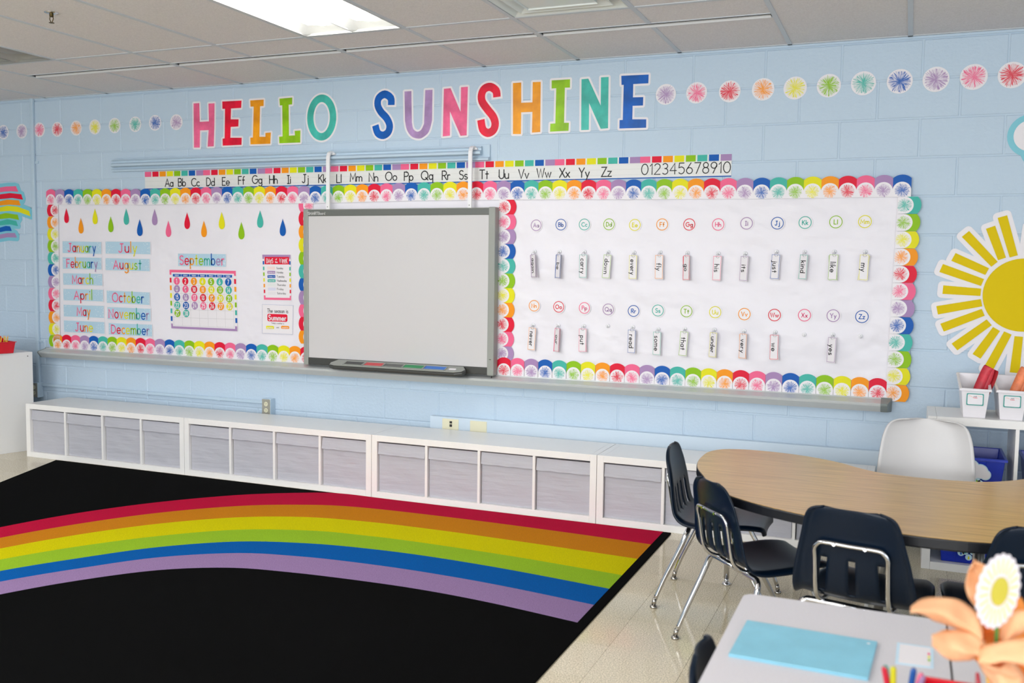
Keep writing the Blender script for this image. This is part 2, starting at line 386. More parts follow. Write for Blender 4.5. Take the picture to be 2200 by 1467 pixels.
# floor of vinyl tiles
tile_f = []
for i, c in enumerate([(199, 188, 162), (194, 183, 157), (203, 192, 167)]):
    m = mat('vinyl_tile_%d' % i, c, .1, spec=.55, var=.2, vscale=190, bump=.02, bscale=9); tile_f.append(m)
floor = struct(MB().box((XL, YF, -.06), (XR, .0, -.004)).build('floor', mat('floor_joint', (120, 108, 84), .6)))
T = .3048; cnt = 0; restf = MB()
tm = [MB().slab([(-T/2+.0006, -T/2+.0006), (T/2-.0006, -T/2+.0006), (T/2-.0006, T/2-.0006), (-T/2+.0006, T/2-.0006)], -.004, 0).mesh('floor_tile', m) for m in tile_f]
for i in range(-9, 31):
    for j in range(0, 30):
        cx, cy = i*T+.12, -j*T-.15
        if cx+T/2 < XL or cx-T/2 > XR or cy-T/2 < YF-.1: continue
        vis = (4.85 < cx < 8.0 and -4.6 < cy < -.2) or (-.5 < cx < 1.1 and -1.6 < cy < -.1)
        if vis and cnt < 300:
            put('floor_tile', random.choice(tm), floor, (cx, cy, 0)); cnt += 1
        else: restf.slab([(cx-T/2+.0006, cy-T/2+.0006), (cx+T/2-.0006, cy-T/2+.0006), (cx+T/2-.0006, cy+T/2-.0006), (cx-T/2+.0006, cy+T/2-.0006)], -.004, 0)
o = restf.build('floor_tiles', tile_f[0], floor); o['kind'] = 'stuff'
# ceiling
ceil = struct(MB().box((XL, YF, H+.14), (XR, 0, H+.2)).build('ceiling', darkm))
CT = .6096; barw = .012
SL0, SL1 = -.640, -.705; R1 = -1.03
rows = [R1-1.2192*j for j in range(0, 8)]
lit = [(5, 0), (5, 2), (5, 4), (9, 4), (1, 2), (1, 4)]; unlit = [(1, 0)]; diff = (7, 0)
def panel(x0, x1, y0, y1):
    e = barw-.004; MB().box((x0+e, y1+e, H+.003), (x1-e, y0-e, H+.018)).build('ceiling_tile', tilem, ceil)
bars = MB()
def xbar(x0, x1, y, wd=barw): bars.box((x0, y-wd, H-.0005), (x1, y+wd, H+.004)).box((x0, y-.001, H), (x1, y+.001, H+.04))
def ybar(x, y0, y1, wd=barw): bars.box((x-wd, y1, H-.001), (x+wd, y0, H+.0035)).box((x-.001, y1, H), (x+.001, y0, H+.04))
for k in range(-4, 15):
    x0 = k*CT; x1 = x0+CT
    slot = 1 <= k <= 8
    if slot: panel(x0, x1, 0, SL0); panel(x0, x1, SL1, R1)
    else: panel(x0, x1, 0, R1)
    for j in range(7):
        y0, y1 = rows[j], max(rows[j+1], YF)
        if (k, j) in lit or (k, j) in unlit: continue
        if (k, j) == diff: panel(x0, x1, R1-CT, y1); continue
        panel(x0, x1, y0, y1)
    if slot and k > 1:
        ybar(x0, 0, SL0, .012); ybar(x0, SL1, YF)
    else: ybar(x0, 0, YF)
for y in rows: xbar(XL, XR, y)
xbar(7*CT, 8*CT, R1-CT)
xbar(CT, 9*CT, SL0+.006, .006); xbar(CT, 9*CT, SL1-.006, .006)
for k in (3, 5, 7): bars.box((k*CT-.014, SL1, H-.001), (k*CT+.014, SL0, H+.004))
bars.box((XL, -.02, H-.001), (XR, 0, H+.003))
bars.build('ceiling_grid', gridm, ceil)
# slot diffusers
slotw = mat('slot_white_metal', (228, 228, 228), .3)
for i, nm in enumerate(['leftmost', 'second leftmost', 'third from left', 'rightmost']):
    a, b = (1+2*i)*CT, (3+2*i)*CT
    t = thing('air_slot_diffuser', 'narrow white ceiling air slot along the back wall, %s of four' % nm, 'air vent', ((a+b)/2, (SL0+SL1)/2, H), group='linear air slots in the ceiling')
    L = (b-a)/2-.018; y0, y1 = SL1-(SL0+SL1)/2+.001, SL0-(SL0+SL1)/2-.001
    MB().box((-L, y0, .09), (L, y1, .1)).box((-L, y1-.002, 0.004), (L, y1, .1)).box((-L, y0, .004), (L, y0+.002, .1)).box((-L-.002, y0, .004), (-L, y1, .1)).box((L, y0, .004), (L+.002, y1, .1)).build('plenum', darkm, t)
    m = MB(); m.box((-L, y1-.012, -.004), (L, y1-.001, .010)); m.build('blade', slotw, t)
# troffers
tw = mat('troffer_white', (186, 186, 182), .4); toff = mat('troffer_grey', (150, 150, 146), .4)
tubem = mat('lit_tube', (255, 255, 250), .4, emit=TUBE); tuben = mat('lit_tube_nearest', (255, 255, 250), .4, emit=15.0)
def troffer(k, j, on, label):
    x0, y0 = k*CT, rows[j]; cx, cy = x0+CT/2, y0-.6096
    t = thing('ceiling_light', label, 'light', (cx, cy, H), group='recessed ceiling lights' if on else None)
    hw, hl, d = CT/2-.014, .6096-.014, .085
    mm = tw if on else toff
    m = MB()                          # two curved reflector bays
    for s in (-1, 1):
        P = []
        for yy in (-hl, -hl+.06, hl-.06, hl):
            row = []
            for i in range(11):
                u = i/10; dz = d*math.sin(math.pi*u)**.6*(.12 if abs(yy) > hl-.01 else 1); row.append((s*hw*u if s > 0 else -hw*(1-u), yy, .002+dz))
            P.append(row)
        m.grid(P)
    m.build('reflector', mm, t, smooth=True)
    MB().box((-hw-.003, -hl-.003, -.001), (hw+.003, -hl+.006, .012)).box((-hw-.003, hl-.006, -.001), (hw+.003, hl+.003, .012)).box((-hw-.003, -hl, -.001), (-hw+.004, hl, .012)).box((hw-.004, -hl, -.001), (hw+.003, hl, .012)).box((-.003, -hl, .0), (.003, hl, .012)).build('frame', mm, t)
    for s in (-1, 1):
        cxx = s*hw/2; P = []
        for i in range(9):
            yy = -hl+.05+(2*hl-.1)*i/8; e = .25 if i in (0, 8) else 1
            yy += (.03 if i == 0 else 0)*0
            P.append([(cxx+.05*math.cos(math.pi*a/8)*(e**.5), yy, .045-.038*math.sin(math.pi*a/8)*e) for a in range(9)])
        MB().grid(P).build('tube_cover', (tuben if (k, j) == (5, 0) else tubem) if on else mm, t, smooth=True)
    MB().box((-hw, -hl, .095), (hw, hl, .1)).build('housing', mm, t)
    return t
troffer(5, 0, True, 'lit two-lamp ceiling light above the big HELLO letters, nearest the back wall')
wh = ['behind the camera, over the rug', 'far behind the camera, middle row', 'right of centre, behind the camera', 'left row above the rug', 'left row, far behind the camera']
for (k, j), s in zip(lit[1:], wh): troffer(k, j, True, 'lit two-lamp ceiling light '+s)
troffer(1, 0, False, 'unlit grey two-lamp ceiling light at the left edge')
# square diffuser
t = thing('ceiling_diffuser', 'square pale stepped air diffuser in the ceiling above the letters SHINE', 'air vent', (7.5*CT, R1-CT/2, H))
dm = mat('diffuser_metal', (214, 220, 218), .3)
for i, (a, b, z0, z1) in enumerate([(.29, .245, 0, .03), (.235, .185, .0, .03), (.175, .17, -.004, .012)]):
    m = MB(); v = []
    for r, z in ((a, z0), (b, z1), (b, z1+.004), (a, z0+.004)): v += [(-r, -r, z), (r, -r, z), (r, r, z), (-r, r, z)]
    f = []
    for k in range(4):
        for q in range(4): f.append((4*k+q, 4*k+(q+1) % 4, 4*((k+1) % 4)+(q+1) % 4, 4*((k+1) % 4)+q))
    m.add(v, f)
    if i == 2: m.box((-.171, -.171, .004), (.171, .171, .01))
    m.build('vane', dm, t, bevel=.002)
MB().box((-.29, -.29, .04), (.29, .29, .05)).build('housing', mat('diffuser_back', (150, 152, 150), .6), t)
# sprinkler
t = thing('fire_sprinkler', 'small brass fire sprinkler head hanging under the ceiling tile at upper left', 'sprinkler', (2.13, -1.89, H))
brass = mat('old_brass', (92, 80, 52), .4, metal=1); chrome = mat('chrome', (205, 205, 208), .12, metal=1)
MB().lathe([(.034, .003), (.034, 0), (.02, -.004), (.012, -.004)]).build('escutcheon', chrome, t, smooth=True)
m = MB().lathe([(.01, 0), (.01, -.018), (.006, -.02)], n=10)
for s in (-1, 1): m.tube([(s*.009, 0, -.015), (s*.012, 0, -.03), (s*.003, 0, -.046)], .0022, n=6)
m.lathe([(.003, -.044), (.013, -.047), (.013, -.049), (.003, -.05)], n=12).build('head', brass, t)
# ================================================================== WALL DISPLAYS
YW = -.0015
# ---- big letters
LET = [
('pink', c1, 'H', [(1221,652),(1257,650),(1260,768),(1318,765),(1315,653),(1353,651),(1352,790),(1348,922),(1310,924),(1316,820),(1262,822),(1260,930),(1224,930)]),
('red', c1, 'E', [(1402,640),(1523,634),(1521,680),(1457,684),(1455,752),(1505,752),(1503,797),(1455,800),(1453,868),(1524,868),(1523,913),(1405,918),(1404,874),(1417,872),(1419,686),(1403,686)]),
('orange', c1, 'L', [(1578,633),(1663,628),(1662,668),(1640,670),(1636,862),(1674,862),(1674,838),(1708,835),(1704,906),(1580,910),(1579,868),(1595,866),(1600,672),(1580,672)]),
('green', c1, 'L', [(1762,622),(1843,615),(1842,658),(1820,660),(1822,855),(1860,853),(1858,825),(1894,822),(1893,898),(1762,903),(1760,862),(1782,860),(1780,664),(1765,665)]),
('teal', c1, 'O', None),
('blue', c2, 'S', [(413,662),(410,618),(372,594),(335,618),(328,662),(348,705),(384,745),(403,790),(394,832),(362,853),(328,838),(313,790)]),
('purple', c2, 'U', [(497,577),(540,574),(543,770),(552,812),(577,830),(602,818),(620,780),(628,568),(673,566),(670,760),(650,830),(612,866),(580,873),(542,860),(512,818),(500,760)]),
('pink', c2, 'N', [(745,560),(787,556),(850,705),(853,550),(896,547),(888,853),(850,856),(783,702),(783,855),(738,860)]),
('red', c2, 'S', [(1079,612),(1073,572),(1038,548),(1000,560),(982,598),(987,642),(1020,690),(1055,735),(1068,780),(1056,820),(1022,838),(990,815),(978,755)]),
('orange', c2, 'H', [(1180,524),(1232,520),(1232,648),(1303,645),(1305,518),(1355,516),(1352,832),(1300,836),(1303,705),(1232,708),(1230,845),(1180,845)]),
('green', c2, 'I', [(1424,507),(1540,500),(1539,552),(1507,553),(1502,774),(1532,774),(1530,824),(1414,830),(1416,780),(1447,778),(1453,556),(1424,558)]),
('teal', c2, 'N', [(1612,500),(1655,496),(1733,665),(1735,488),(1783,485),(1779,808),(1733,812),(1660,650),(1658,818),(1610,820)]),
('blue', c2, 'E', [(1863,478),(2035,470),(2033,525),(1938,530),(1936,614),(2001,612),(1999,665),(1934,667),(1932,752),(2020,752),(2019,805),(1851,810),(1852,757),(1872,756),(1878,535),(1864,535)])]
extra = ['first letter of HELLO', 'second letter of HELLO', 'first L of HELLO', 'second L of HELLO', 'last letter of HELLO', 'first letter of SUNSHINE', 'second letter of SUNSHINE',
         'third letter of SUNSHINE', 'fourth letter of SUNSHINE', 'fifth letter of SUNSHINE', 'sixth letter of SUNSHINE', 'seventh letter of SUNSHINE', 'last letter of SUNSHINE']
for (col, cf, ch, P), ex in zip(LET, extra):
    mb, fb = MB(), MB(); off = .0125
    if ch == 'O':
        cx, cz = WP(*c1(2028, 741)); a = [WP(*c1(1936, 741)), WP(*c1(2119, 741)), WP(*c1(2028, 592)), WP(*c1(2028, 889))]
        rx, rz = (a[1][0]-a[0][0])/2, (a[2][1]-a[3][1])/2; b = [WP(*c1(1979, 741)), WP(*c1(2083, 741)), WP(*c1(2028, 648)), WP(*c1(2028, 836))]
        ix, iz = (b[1][0]-b[0][0])/2, (b[2][1]-b[3][1])/2
        mid = [((rx+ix)/2*math.cos(2*math.pi*i/48), (rz+iz)/2*math.sin(2*math.pi*i/48)) for i in range(48)]
        mb.stroke(mid, (rx-ix)+2*off, YW, closed=True, th=.0015); fb.stroke(mid, rx-ix, YW-.0008, closed=True, th=.0007)
    else:
        W = [WP(*cf(*p)) for p in P]; cx = (min(p[0] for p in W)+max(p[0] for p in W))/2; cz = (min(p[1] for p in W)+max(p[1] for p in W))/2
        L = [(a-cx, b-cz) for a, b in W]
        if ch == 'S':
            L = catmull(L, 4); wd = .0485 if col == 'blue' else .05
            e0 = (L[0][0]-(L[1][0]-L[0][0])*1.5, L[0][1]-(L[1][1]-L[0][1])*1.5); n = len(L)
            fb.stroke(L, wd, YW-.0008, cap=False, th=.0007)
            def ext(p, q, d):
                k = math.dist(p, q); return (p[0]+(p[0]-q[0])/k*d, p[1]+(p[1]-q[1])/k*d)
            mb.stroke([ext(L[0], L[1], off)]+L+[ext(L[-1], L[-2], off)], wd+2*off, YW, cap=False, th=.0015)
        else:
            if ch == 'U': L = L[:2]+catmull(L[2:7], 4)+L[7:8]+L[8:9]+catmull(L[9:], 4)
            fb.prism(L, YW-.0008, YW-.0001); mb.prism(L, YW, YW+.0015); 
            for i in range(len(L)): mb.stroke([L[i-1], L[i]], 2*off, YW-.00003*(1+i % 3), cap=False, th=.0015)
            for i, p in enumerate(L): mb.disc(p[0], p[1], off, YW-.00003*(5+i % 7), n=14, th=.0015)
    t = thing('wall_letter', '%s paper letter %s edged in white, %s on the blue wall' % (col, ch, ex), 'letter', (cx, 0, cz), group='HELLO SUNSHINE letters')
    mb.build('white_backing', WHITE, t); fb.build('letter_face', wcolor(col), t)
# ---- row of starburst dots
def dotmesh(c): return MB().disc(0, 0, .0575, -.0018, n=28, th=.0016).mesh('starburst_dot', burst(c, .0530, '_dot'))
DM = {c: dotmesh(c) for c in PAL}
LD = [((22,833),'blue'),((138,827),'purple'),((249,818),'pink'),((362,815),'red'),((481,807),'orange'),((599,800),'yellow'),((723,791),'green'),((853,783),'teal'),((978,774),'blue'),((1112,770),'purple')]
RD = [(c2(2143,595),'purple'),(c3(137,585),'pink'),(c3(346,576),'red'),(c3(556,563),'orange'),(c3(758,555),'yellow'),(c3(970,540),'green'),(c3(1188,525),'teal'),(c3(1417,513),'blue'),(c3(1645,500),'purple'),(c3(1883,485),'pink'),(c3(2125,473),'red')]
lw = ['at the far left edge', 'left of the wall pipe', 'over the wall pipe', 'right of the wall pipe', '', '', '', '', 'second from the H', 'just before the H']
for i, (p, c) in enumerate(LD):
    x, z = WP(*c1(*p)); o = put('starburst_dot', DM[c], None, (x, 0, z), (0, random.random()*6, 0)); o.scale = (.97,)*3
    tag(o, ('round %s starburst cutout on the wall left of HELLO, %s' % (c, lw[i])).strip(), 'decoration', 'starburst dots along the top of the wall')
rw = ['touching the last letter', 'nearest the letters', 'third after SUNSHINE', '', '', '', '', '', '', 'near the cloud', 'at the right edge']
for i, (p, c) in enumerate(RD):
    x, z = WP(*p); o = put('starburst_dot', DM[c], None, (x, 0, z), (0, random.random()*6, 0)); o.scale = (1.03+.012*i,)*3
    tag(o, ('round %s starburst cutout on the wall right of SUNSHINE %s' % (c, rw[i])).strip(), 'decoration', 'starburst dots along the top of the wall')
# ---- boards, paper, tray
bx0, bx1, bz0, bz1 = -.0, 6.10, .742, 1.925
t = thing('bulletin_board', 'long white-papered bulletin board on the back wall with an aluminium tray below', 'bulletin board', (3.05, 0, .70))
MB().box((bx0-3.05, -.016, bz0-.7), (bx1-3.05, 0, bz1-.7)).build('board', mat('board_edge', (200, 200, 198), .5), t)
paper = mat('white_butcher_paper', (232, 229, 236), .42, bump=9, bscale=2.6, stretch=(1, 1, 1.4))
def sheet(x0, x1, z0, z1, ph):
    P = []
    for i in range(25):
        row = []
        for j in range(61):
            x = x0+(x1-x0)*j/60; z = z0+(z1-z0)*(24-i)/24; e = math.sin(math.pi*j/60)*math.sin(math.pi*i/24)
            d = (math.sin(x*3.1+z*4+ph)*.0010+math.sin(x*7.3-z*6.5+ph*2)*.0010+math.sin(z*15+x*3.2+ph)*.0006)*e
            row.append((x-3.05, -.0185+d, z-.7))
        P.append(row)
    MB().grid(P[::-1]).build('paper_sheet', paper, t, smooth=True)
sheet(.07, 2.62, .77, 1.90, 0); sheet(2.62, 6.075, .77, 1.90, 2)
alu = mat('tray_aluminium', (196, 200, 200), .35, metal=.15, bump=.1, bscale=20)
m = MB(); x0, x1 = -.03-3.05, 6.03-3.05
pr = [(-.016, .05), (-.03, .05), (-.033, .044), (-.1, .028), (-.106, .022), (-.104, .014), (-.075, -.02), (-.012, -.024), (0, -.024), (0, .05)]
m.add([(x0+(.0 if y > -.05 else .0), y, z) for y, z in pr]+[(x1, y, z) for y, z in pr], [tuple(range(9, -1, -1)), tuple(range(10, 20))]+[(i, (i+1) % 10, (i+1) % 10+10, i+10) for i in range(10)])
m.build('tray', alu, t)
capm = mat('tray_end_cap', (128, 136, 134), .4)
for a, b in ((x1, x1+.055), (x0-.012, x0)):
    m = MB(); q = [(y*1.02, z*1.04) for y, z in pr]
    m.add([(a, y, z) for y, z in q]+[(b-(.02 if b > 0 and y < -.06 else 0), y, z) for y, z in q], [tuple(range(9, -1, -1)), tuple(range(10, 20))]+[(i, (i+1) % 10, (i+1) % 10+10, i+10) for i in range(10)])
    m.build('end_cap', capm, t, bevel=.002)
# ---- scalloped borders
U = .0905
def arcpts(w, z0, h, n=8):     # shallow arc on top
    R = (w*w/4+h*h)/(2*h); a = math.asin(w/2/R)
    return [(R*math.sin(a-2*a*i/n), z0+R*math.cos(a-2*a*i/n)-R*math.cos(a)) for i in range(n+1)]
def scal(w):
    cap = [(-w/2, .0), (w/2, .0)]+arcpts(w, .064, .019)
    disc = [(-w/2, -.034), (w/2, -.034), (w/2, .0)]+[(w/2*math.cos(math.radians(a)), .0455*math.sin(math.radians(a))) for a in range(12, 180, 12)]+[(-w/2, 0)]
    return ({c: MB().prism(cap, -.0008, 0).mesh('scallop', pm(c)) for c in PAL}, {c: MB().prism(disc, -.0016, -.0008, back=False).mesh('starburst_circle', burst(c)) for c in PAL})
def border(label, ctrs, start, step, order, rot, y, w=U):
    """ctrs: world centres of the scallops"""
    caps, discs = scal(w)
    cx = sum(a for a, b in ctrs)/len(ctrs); cz = sum(b for a, b in ctrs)/len(ctrs)
    t = thing('scalloped_border', label, 'border', (cx, y, cz), group='scalloped borders of the bulletin board')
    for i, (x, z) in enumerate(ctrs):
        c = order[(start+step*i) % 8]
        yy = -.0002*(i % 2)
        s = put('scallop', caps[c], t, (x-cx, yy, z-cz), (0, rot, 0)); put('starburst_circle', discs[c], s)
    return t
def interp(keys, idx):
    (i0, p0), (i1, p1) = keys[0], keys[1]
    for a, b in zip(keys, keys[1:]):
        i0, p0, i1, p1 = a[0], a[1], b[0], b[1]
        if idx <= i1: break
    k = (idx-i0)/(i1-i0); return (p0[0]+(p1[0]-p0[0])*k, p0[1]+(p1[1]-p0[1])*k)
YB = -.0215
top = [(2+8*i, WP(x, y, YB)) for i, (x, y) in enumerate([(149,430),(313,430),(489,426.5),(678,426),(884,420),(1112,416.8),(1361,416),(1636,414),(1937.5,409)])]
border('long scalloped paper border with rainbow starbursts along the top of the bulletin board', [interp(top, i) for i in range(67)], 0, 1, BORD, 0, YB-.003, .0918)
RO = ['red', 'pink', 'purple', 'blue', 'teal', 'green', 'yellow', 'orange']
bl = [(0, WP(144, 742, YB)), (8, WP(*c4(888, 1026), YB)), (16, WP(*c4(1387, 1055), YB)), (23, WP(*c4(1860, 1082), YB))]
border('scalloped border along the bottom edge under the calendar and month cards', [interp(bl, i) for i in range(-1, 25)], 7, 1, RO, 0, YB-.002, .0925)
br = [(0, WP(1082.8, 795.7, YB)), (8, WP(1326.2, 810, YB)), (16, WP(*c7(415, 1250), YB)), (24, WP(1885.2, 844.8, YB))]
border('scalloped border along the bottom edge under the word cards', [interp(br, i) for i in range(-1, 25)], 7, 1, RO, 0, YB-.002, .0895)
VO = ['red', 'orange', 'yellow', 'green', 'teal', 'blue', 'purple', 'pink']
def vert(a, b, n): 
    A_, B_ = WP(*a, YB), WP(*b, YB); return [(A_[0]+(B_[0]-A_[0])*i/(n-1), A_[1]+(B_[1]-A_[1])*i/(n-1)) for i in range(n)]
border('vertical scalloped border down the far left edge of the board, beside the wall pipe', vert(c4(348, 152), c4(360, 975), 12), 0, 1, VO, -R90, YB-.001, .0885)
border('vertical scalloped border half hidden behind the left side of the whiteboard', vert((664, 441), (664, 724), 11), 7, 1, VO, -R90, YB-.001, .0935)
border('vertical scalloped border just right of the whiteboard', vert((1083, 445), (1077.5, 759), 11), 0, 1, RO, R90, YB-.001, .0905)
border('vertical scalloped border down the right edge of the board near the paper sun', vert((1943.1, 440.9), (1917.5, 844), 12), 4, 1, ['teal','green','yellow','orange','red','pink','purple','blue'][4:]+['teal','green','yellow','orange','red','pink','purple','blue'][:4], R90, YB-.001, .0895)
# ---- alphabet strip
t = thing('alphabet_strip', 'long handwriting strip with the alphabet and numbers 0 to 10 above the board', 'alphabet strip', (3.068, 0, 2.02))
lineg = mat('guide_line', (186, 186, 184), .6); stripw = mat('strip_white', (224, 224, 222), .4)
aw = (5.188-.950)/8
for k in range(8):
    x0 = .950+aw*k-3.068; m = MB()
    m.box((x0, YW-.0005*(k % 2)-.001, -.068), (x0+aw, 0, .059)); y = YW-.0005*(k % 2)-.0012; m.m = [0]*len(m.m)
    for i, c in enumerate(ORD):
        p0 = x0+(aw-.0)*i/8+(.004 if i else 0); p1 = x0+aw*(i+1)/8-(.005 if i < 7 else 0)
        m.flat([(p0, .022), (p1, .022), (p1, .0585), (p0, .0585)], y, 2+i)
    for zz in (-.045, -.012, .018): m.flat([(x0, zz), (x0+aw, zz), (x0+aw, zz+.0008), (x0, zz+.0008)], y, 1)
    m.flat([(x0, -.068), (x0+aw, -.068), (x0+aw, -.062), (x0, -.062)], y, 8)
    m.build('strip_panel', [stripw, lineg]+[ink(c) for c in ORD], t)
pairs = [('Aa',364,392),('Bb',391.5,391),('Cc',420.5,391),('Dd',453,390),('Ee',486,389),('Ff',519.5,387),('Gg',553,385),('Hh',588,385),('Ii',621.5,385),('Jj',656.5,383),('Kk',693.5,383),('Ll',729,383),('Mm',765.5,380),('Nn',803,380),
 ('Oo',841,378),('Pp',878.5,378),('Qq',918,376),('Rr',959,376),('Ss',996,375),('Tt',1040.5,374),('Uu',1083,373.5),('Vv',1125.5,373),('Ww',1169,371),('Xx',1213.5,370.5),('Yy',1255.5,370),('Zz',1303.5,368.5)]
for s, px, py in pairs:
    m = MB(); x, z = WP(px, py); text(m, s, .0545, x-3.068, z-2.02-.002, .0068, YW-.0022, sx=.98, gap=.13, xs=.98); m.build('letter_pair', BLACK, t)
m = MB()
x, z = WP(1472.5, 361); text(m, '012345678910', .061, x-3.068, z-2.02-.002, .0055, YW-.0022, fit=.515, sx=1.1, gap=.2)
m.build('numbers', BLACK, t)
# ---- map rail
t = thing('display_rail', 'long blue-painted metal display rail above the alphabet strip', 'rail', (2.18, 0, 2.13))
h = (3.70-.657)/2
MB().box((-h, -.012, -.046), (h, 0, .052)).build('backplate', paint2, t, bevel=.002)
def rail(z0, nm, l0, l1):
    n = len(z0); m = MB(); m.add([(l0, y, z) for y, z in z0]+[(l1, y, z) for y, z in z0], [tuple(range(n-1, -1, -1)), tuple(range(n, 2*n))]+[(i, (i+1) % n, (i+1) % n+n, i+n) for i in range(n)]); m.build(nm, paint2, t)
rail([(-.012, .040), (-.03, .040), (-.038, .032), (-.03, .028), (-.03, .018), (-.05, .006), (-.05, -.008), (-.03, -.014), (-.012, -.014)], 'upper_channel', -h+.01, h-.05)
rail([(-.012, -.026), (-.026, -.026), (-.036, -.036), (-.036, -.046), (-.012, -.046)], 'lower_lip', -h, h)
# ---- interactive whiteboard
y0 = -.095; TL, TR, BR_, BL_ = WP(651, 449, y0), WP(1063, 443.8, y0), WP(1060.7, 806, y0), WP(652, 785, y0)
x0 = (TL[0]+BL_[0])/2; x1 = (TR[0]+BR_[0])/2; zt_ = (TL[1]+TR[1])/2; zb = (BL_[1]+BR_[1])/2; cx = (x0+x1)/2
t = thing('whiteboard', 'large interactive whiteboard in a grey frame with a pen tray, hung on two white arms', 'whiteboard', (cx, 0, zb))
W2, HH = (x1-x0)/2, zt_-zb
gf = mat('frame_grey', (150, 153, 147), .4, spec=.4); dg = mat('frame_dark_grey', (100, 103, 99), .35); dk = mat('frame_charcoal', (62, 63, 60), .4)
MB().box((-W2+.036, y0+.008, .05), (W2-.036, y0+.03, HH-.045)).build('writing_surface', mat('whiteboard_surface', (202, 200, 201), .3, spec=.4), t)
MB().box((-W2+.03, y0+.03, .02), (W2-.03, y0+.06, HH-.02)).build('back_panel', dk, t)
MB().box((-W2, y0, 0), (-W2+.038, y0+.06, HH)).build('side_frame', gf, t, bevel=.006)
MB().box((W2-.045, y0, 0), (W2, y0+.06, HH)).build('side_frame', gf, t, bevel=.006)
MB().box((-W2+.03, y0+.003, HH-.048), (W2-.04, y0+.055, HH-.004)).build('top_frame', dg, t, bevel=.004)
MB().box((-W2+.03, y0+.003, HH-.012), (W2-.04, y0+.056, HH-.003)).build('top_frame_edge', gf, t, bevel=.003)
MB().box((-W2+.03, y0+.003, .004), (W2-.04, y0+.055, .052)).build('bottom_frame', dk, t, bevel=.006)
lt = MB(); text(lt, 'SMART', .018, -W2+.077, HH-.03, .0038, y0+.0015, sx=1.05, gap=.22); text(lt, 'Board', .017, -W2+.146, HH-.03, .0028, y0+.0015, sx=.95)
lt.build('brand_lettering', mat('logo_silver', (205, 206, 204), .4), t)
MB().box((W2-.03, y0-.0008, .1), (W2-.016, y0, .104)).build('port', dk, t)
m = MB().tube([(W2-.02, y0+.02, .0), (W2-.02, y0+.015, -.02)], .003).tube([(W2-.02, y0+.015, -.018), (W2-.019, y0+.01, -.045)], .008); m.build('hanging_toggle', mat('black_plastic', (20, 20, 20), .4), t)
# pen tray
TH = .30
def tilt(o): o.rotation_euler = (TH, 0, 0); o.location = (0, y0-y0*math.cos(TH), -y0*math.sin(TH)+.034); return o
ta, tb = WP(700, 792, -.2)[0]-cx, WP(993, 812, -.2)[0]-cx
outl = [(x, y) for x, y in [(ta+.03, y0+.0), (tb-.03, y0+.0), (tb-.0, y0-.05), (tb-.01, y0-.085), (tb-.06, y0-.105), (ta+.05, y0-.105), (ta+.01, y0-.09), (ta, y0-.06)]]
tilt(MB().slab(outl, -.012, .012).build('tray_body', dk, t, bevel=.008))
inn = [(x*.985, y0-.002+(y-y0)*.9) for x, y in outl]
tilt(MB().slab(inn, .0125, .0175).build('tray_top', gf, t, bevel=.004))
Lt = tb-ta
for a, b, c, nm in ((.12, .255, (60, 62, 60), 'eraser_slot'), (.27, .405, (205, 60, 66), 'pen_slot'), (.415, .55, (88, 90, 88), 'eraser_slot'), (.56, .70, (0, 140, 78), 'pen_slot'), (.71, .86, (40, 110, 200), 'pen_slot')):
    s = tilt(MB().box((ta+Lt*a, y0-.082, .016), (ta+Lt*b, y0-.026, .0186)).build(nm, mat('slot_%d_%d' % (c[0], c[1]), c, .4), t, bevel=.001))
    MB().box((ta+Lt*a-.004, y0-.083, .0165), (ta+Lt*b+.004, y0-.078, .021)).box((ta+Lt*a-.006, y0-.083, .0165), (ta+Lt*a, y0-.028, .021)).box((ta+Lt*b, y0-.083, .0165), (ta+Lt*b+.006, y0-.028, .021)).build('slot_rim', gf, s)
tilt(MB().slab([(x+tb-.09, y+y0-.055) for x, y in rrect(.05, .02, .009)], .017, .02).build('white_button', WHITE, t))
# hanging arms
armm = mat('white_arm_metal', (232, 232, 234), .35)
for px in (705, 1010):
    ax = WP(px, 400, -.085)[0]-cx; zz = 2.165-zb
    pts = [(ax, -.085, HH-.03), (ax, -.085, zz-.06), (ax, -.082, zz-.03), (ax, -.072, zz-.01), (ax, -.055, zz), (ax+.004, -.035, zz-.002), (ax+.006, -.02, zz-.012)]
    m = MB(); Q = []
    for i, (x, y, z) in enumerate(pts):
        a, b = pts[max(0, i-1)], pts[min(len(pts)-1, i+1)]; ty, tz = b[1]-a[1], b[2]-a[2]; d = math.hypot(ty, tz); ny, nz = tz/d*.006, -ty/d*.006
        Q.append([(x-.0125, y-ny, z-nz), (x+.0125, y-ny, z-nz), (x+.0125, y+ny, z+nz), (x-.0125, y+ny, z+nz), (x-.0125, y-ny, z-nz)])
    m.grid(Q); b_ = m.build('hanging_arm', armm, t, bevel=.002)
    MB().box((ax-.02, -.05, zz-.018), (ax+.028, -.013, zz-.006)).build('arm_clamp', armm, b_, bevel=.002)
    MB().disc(ax-.002, HH+.012, .003, -.0925, n=8, th=.002).build('screw', dk, b_)
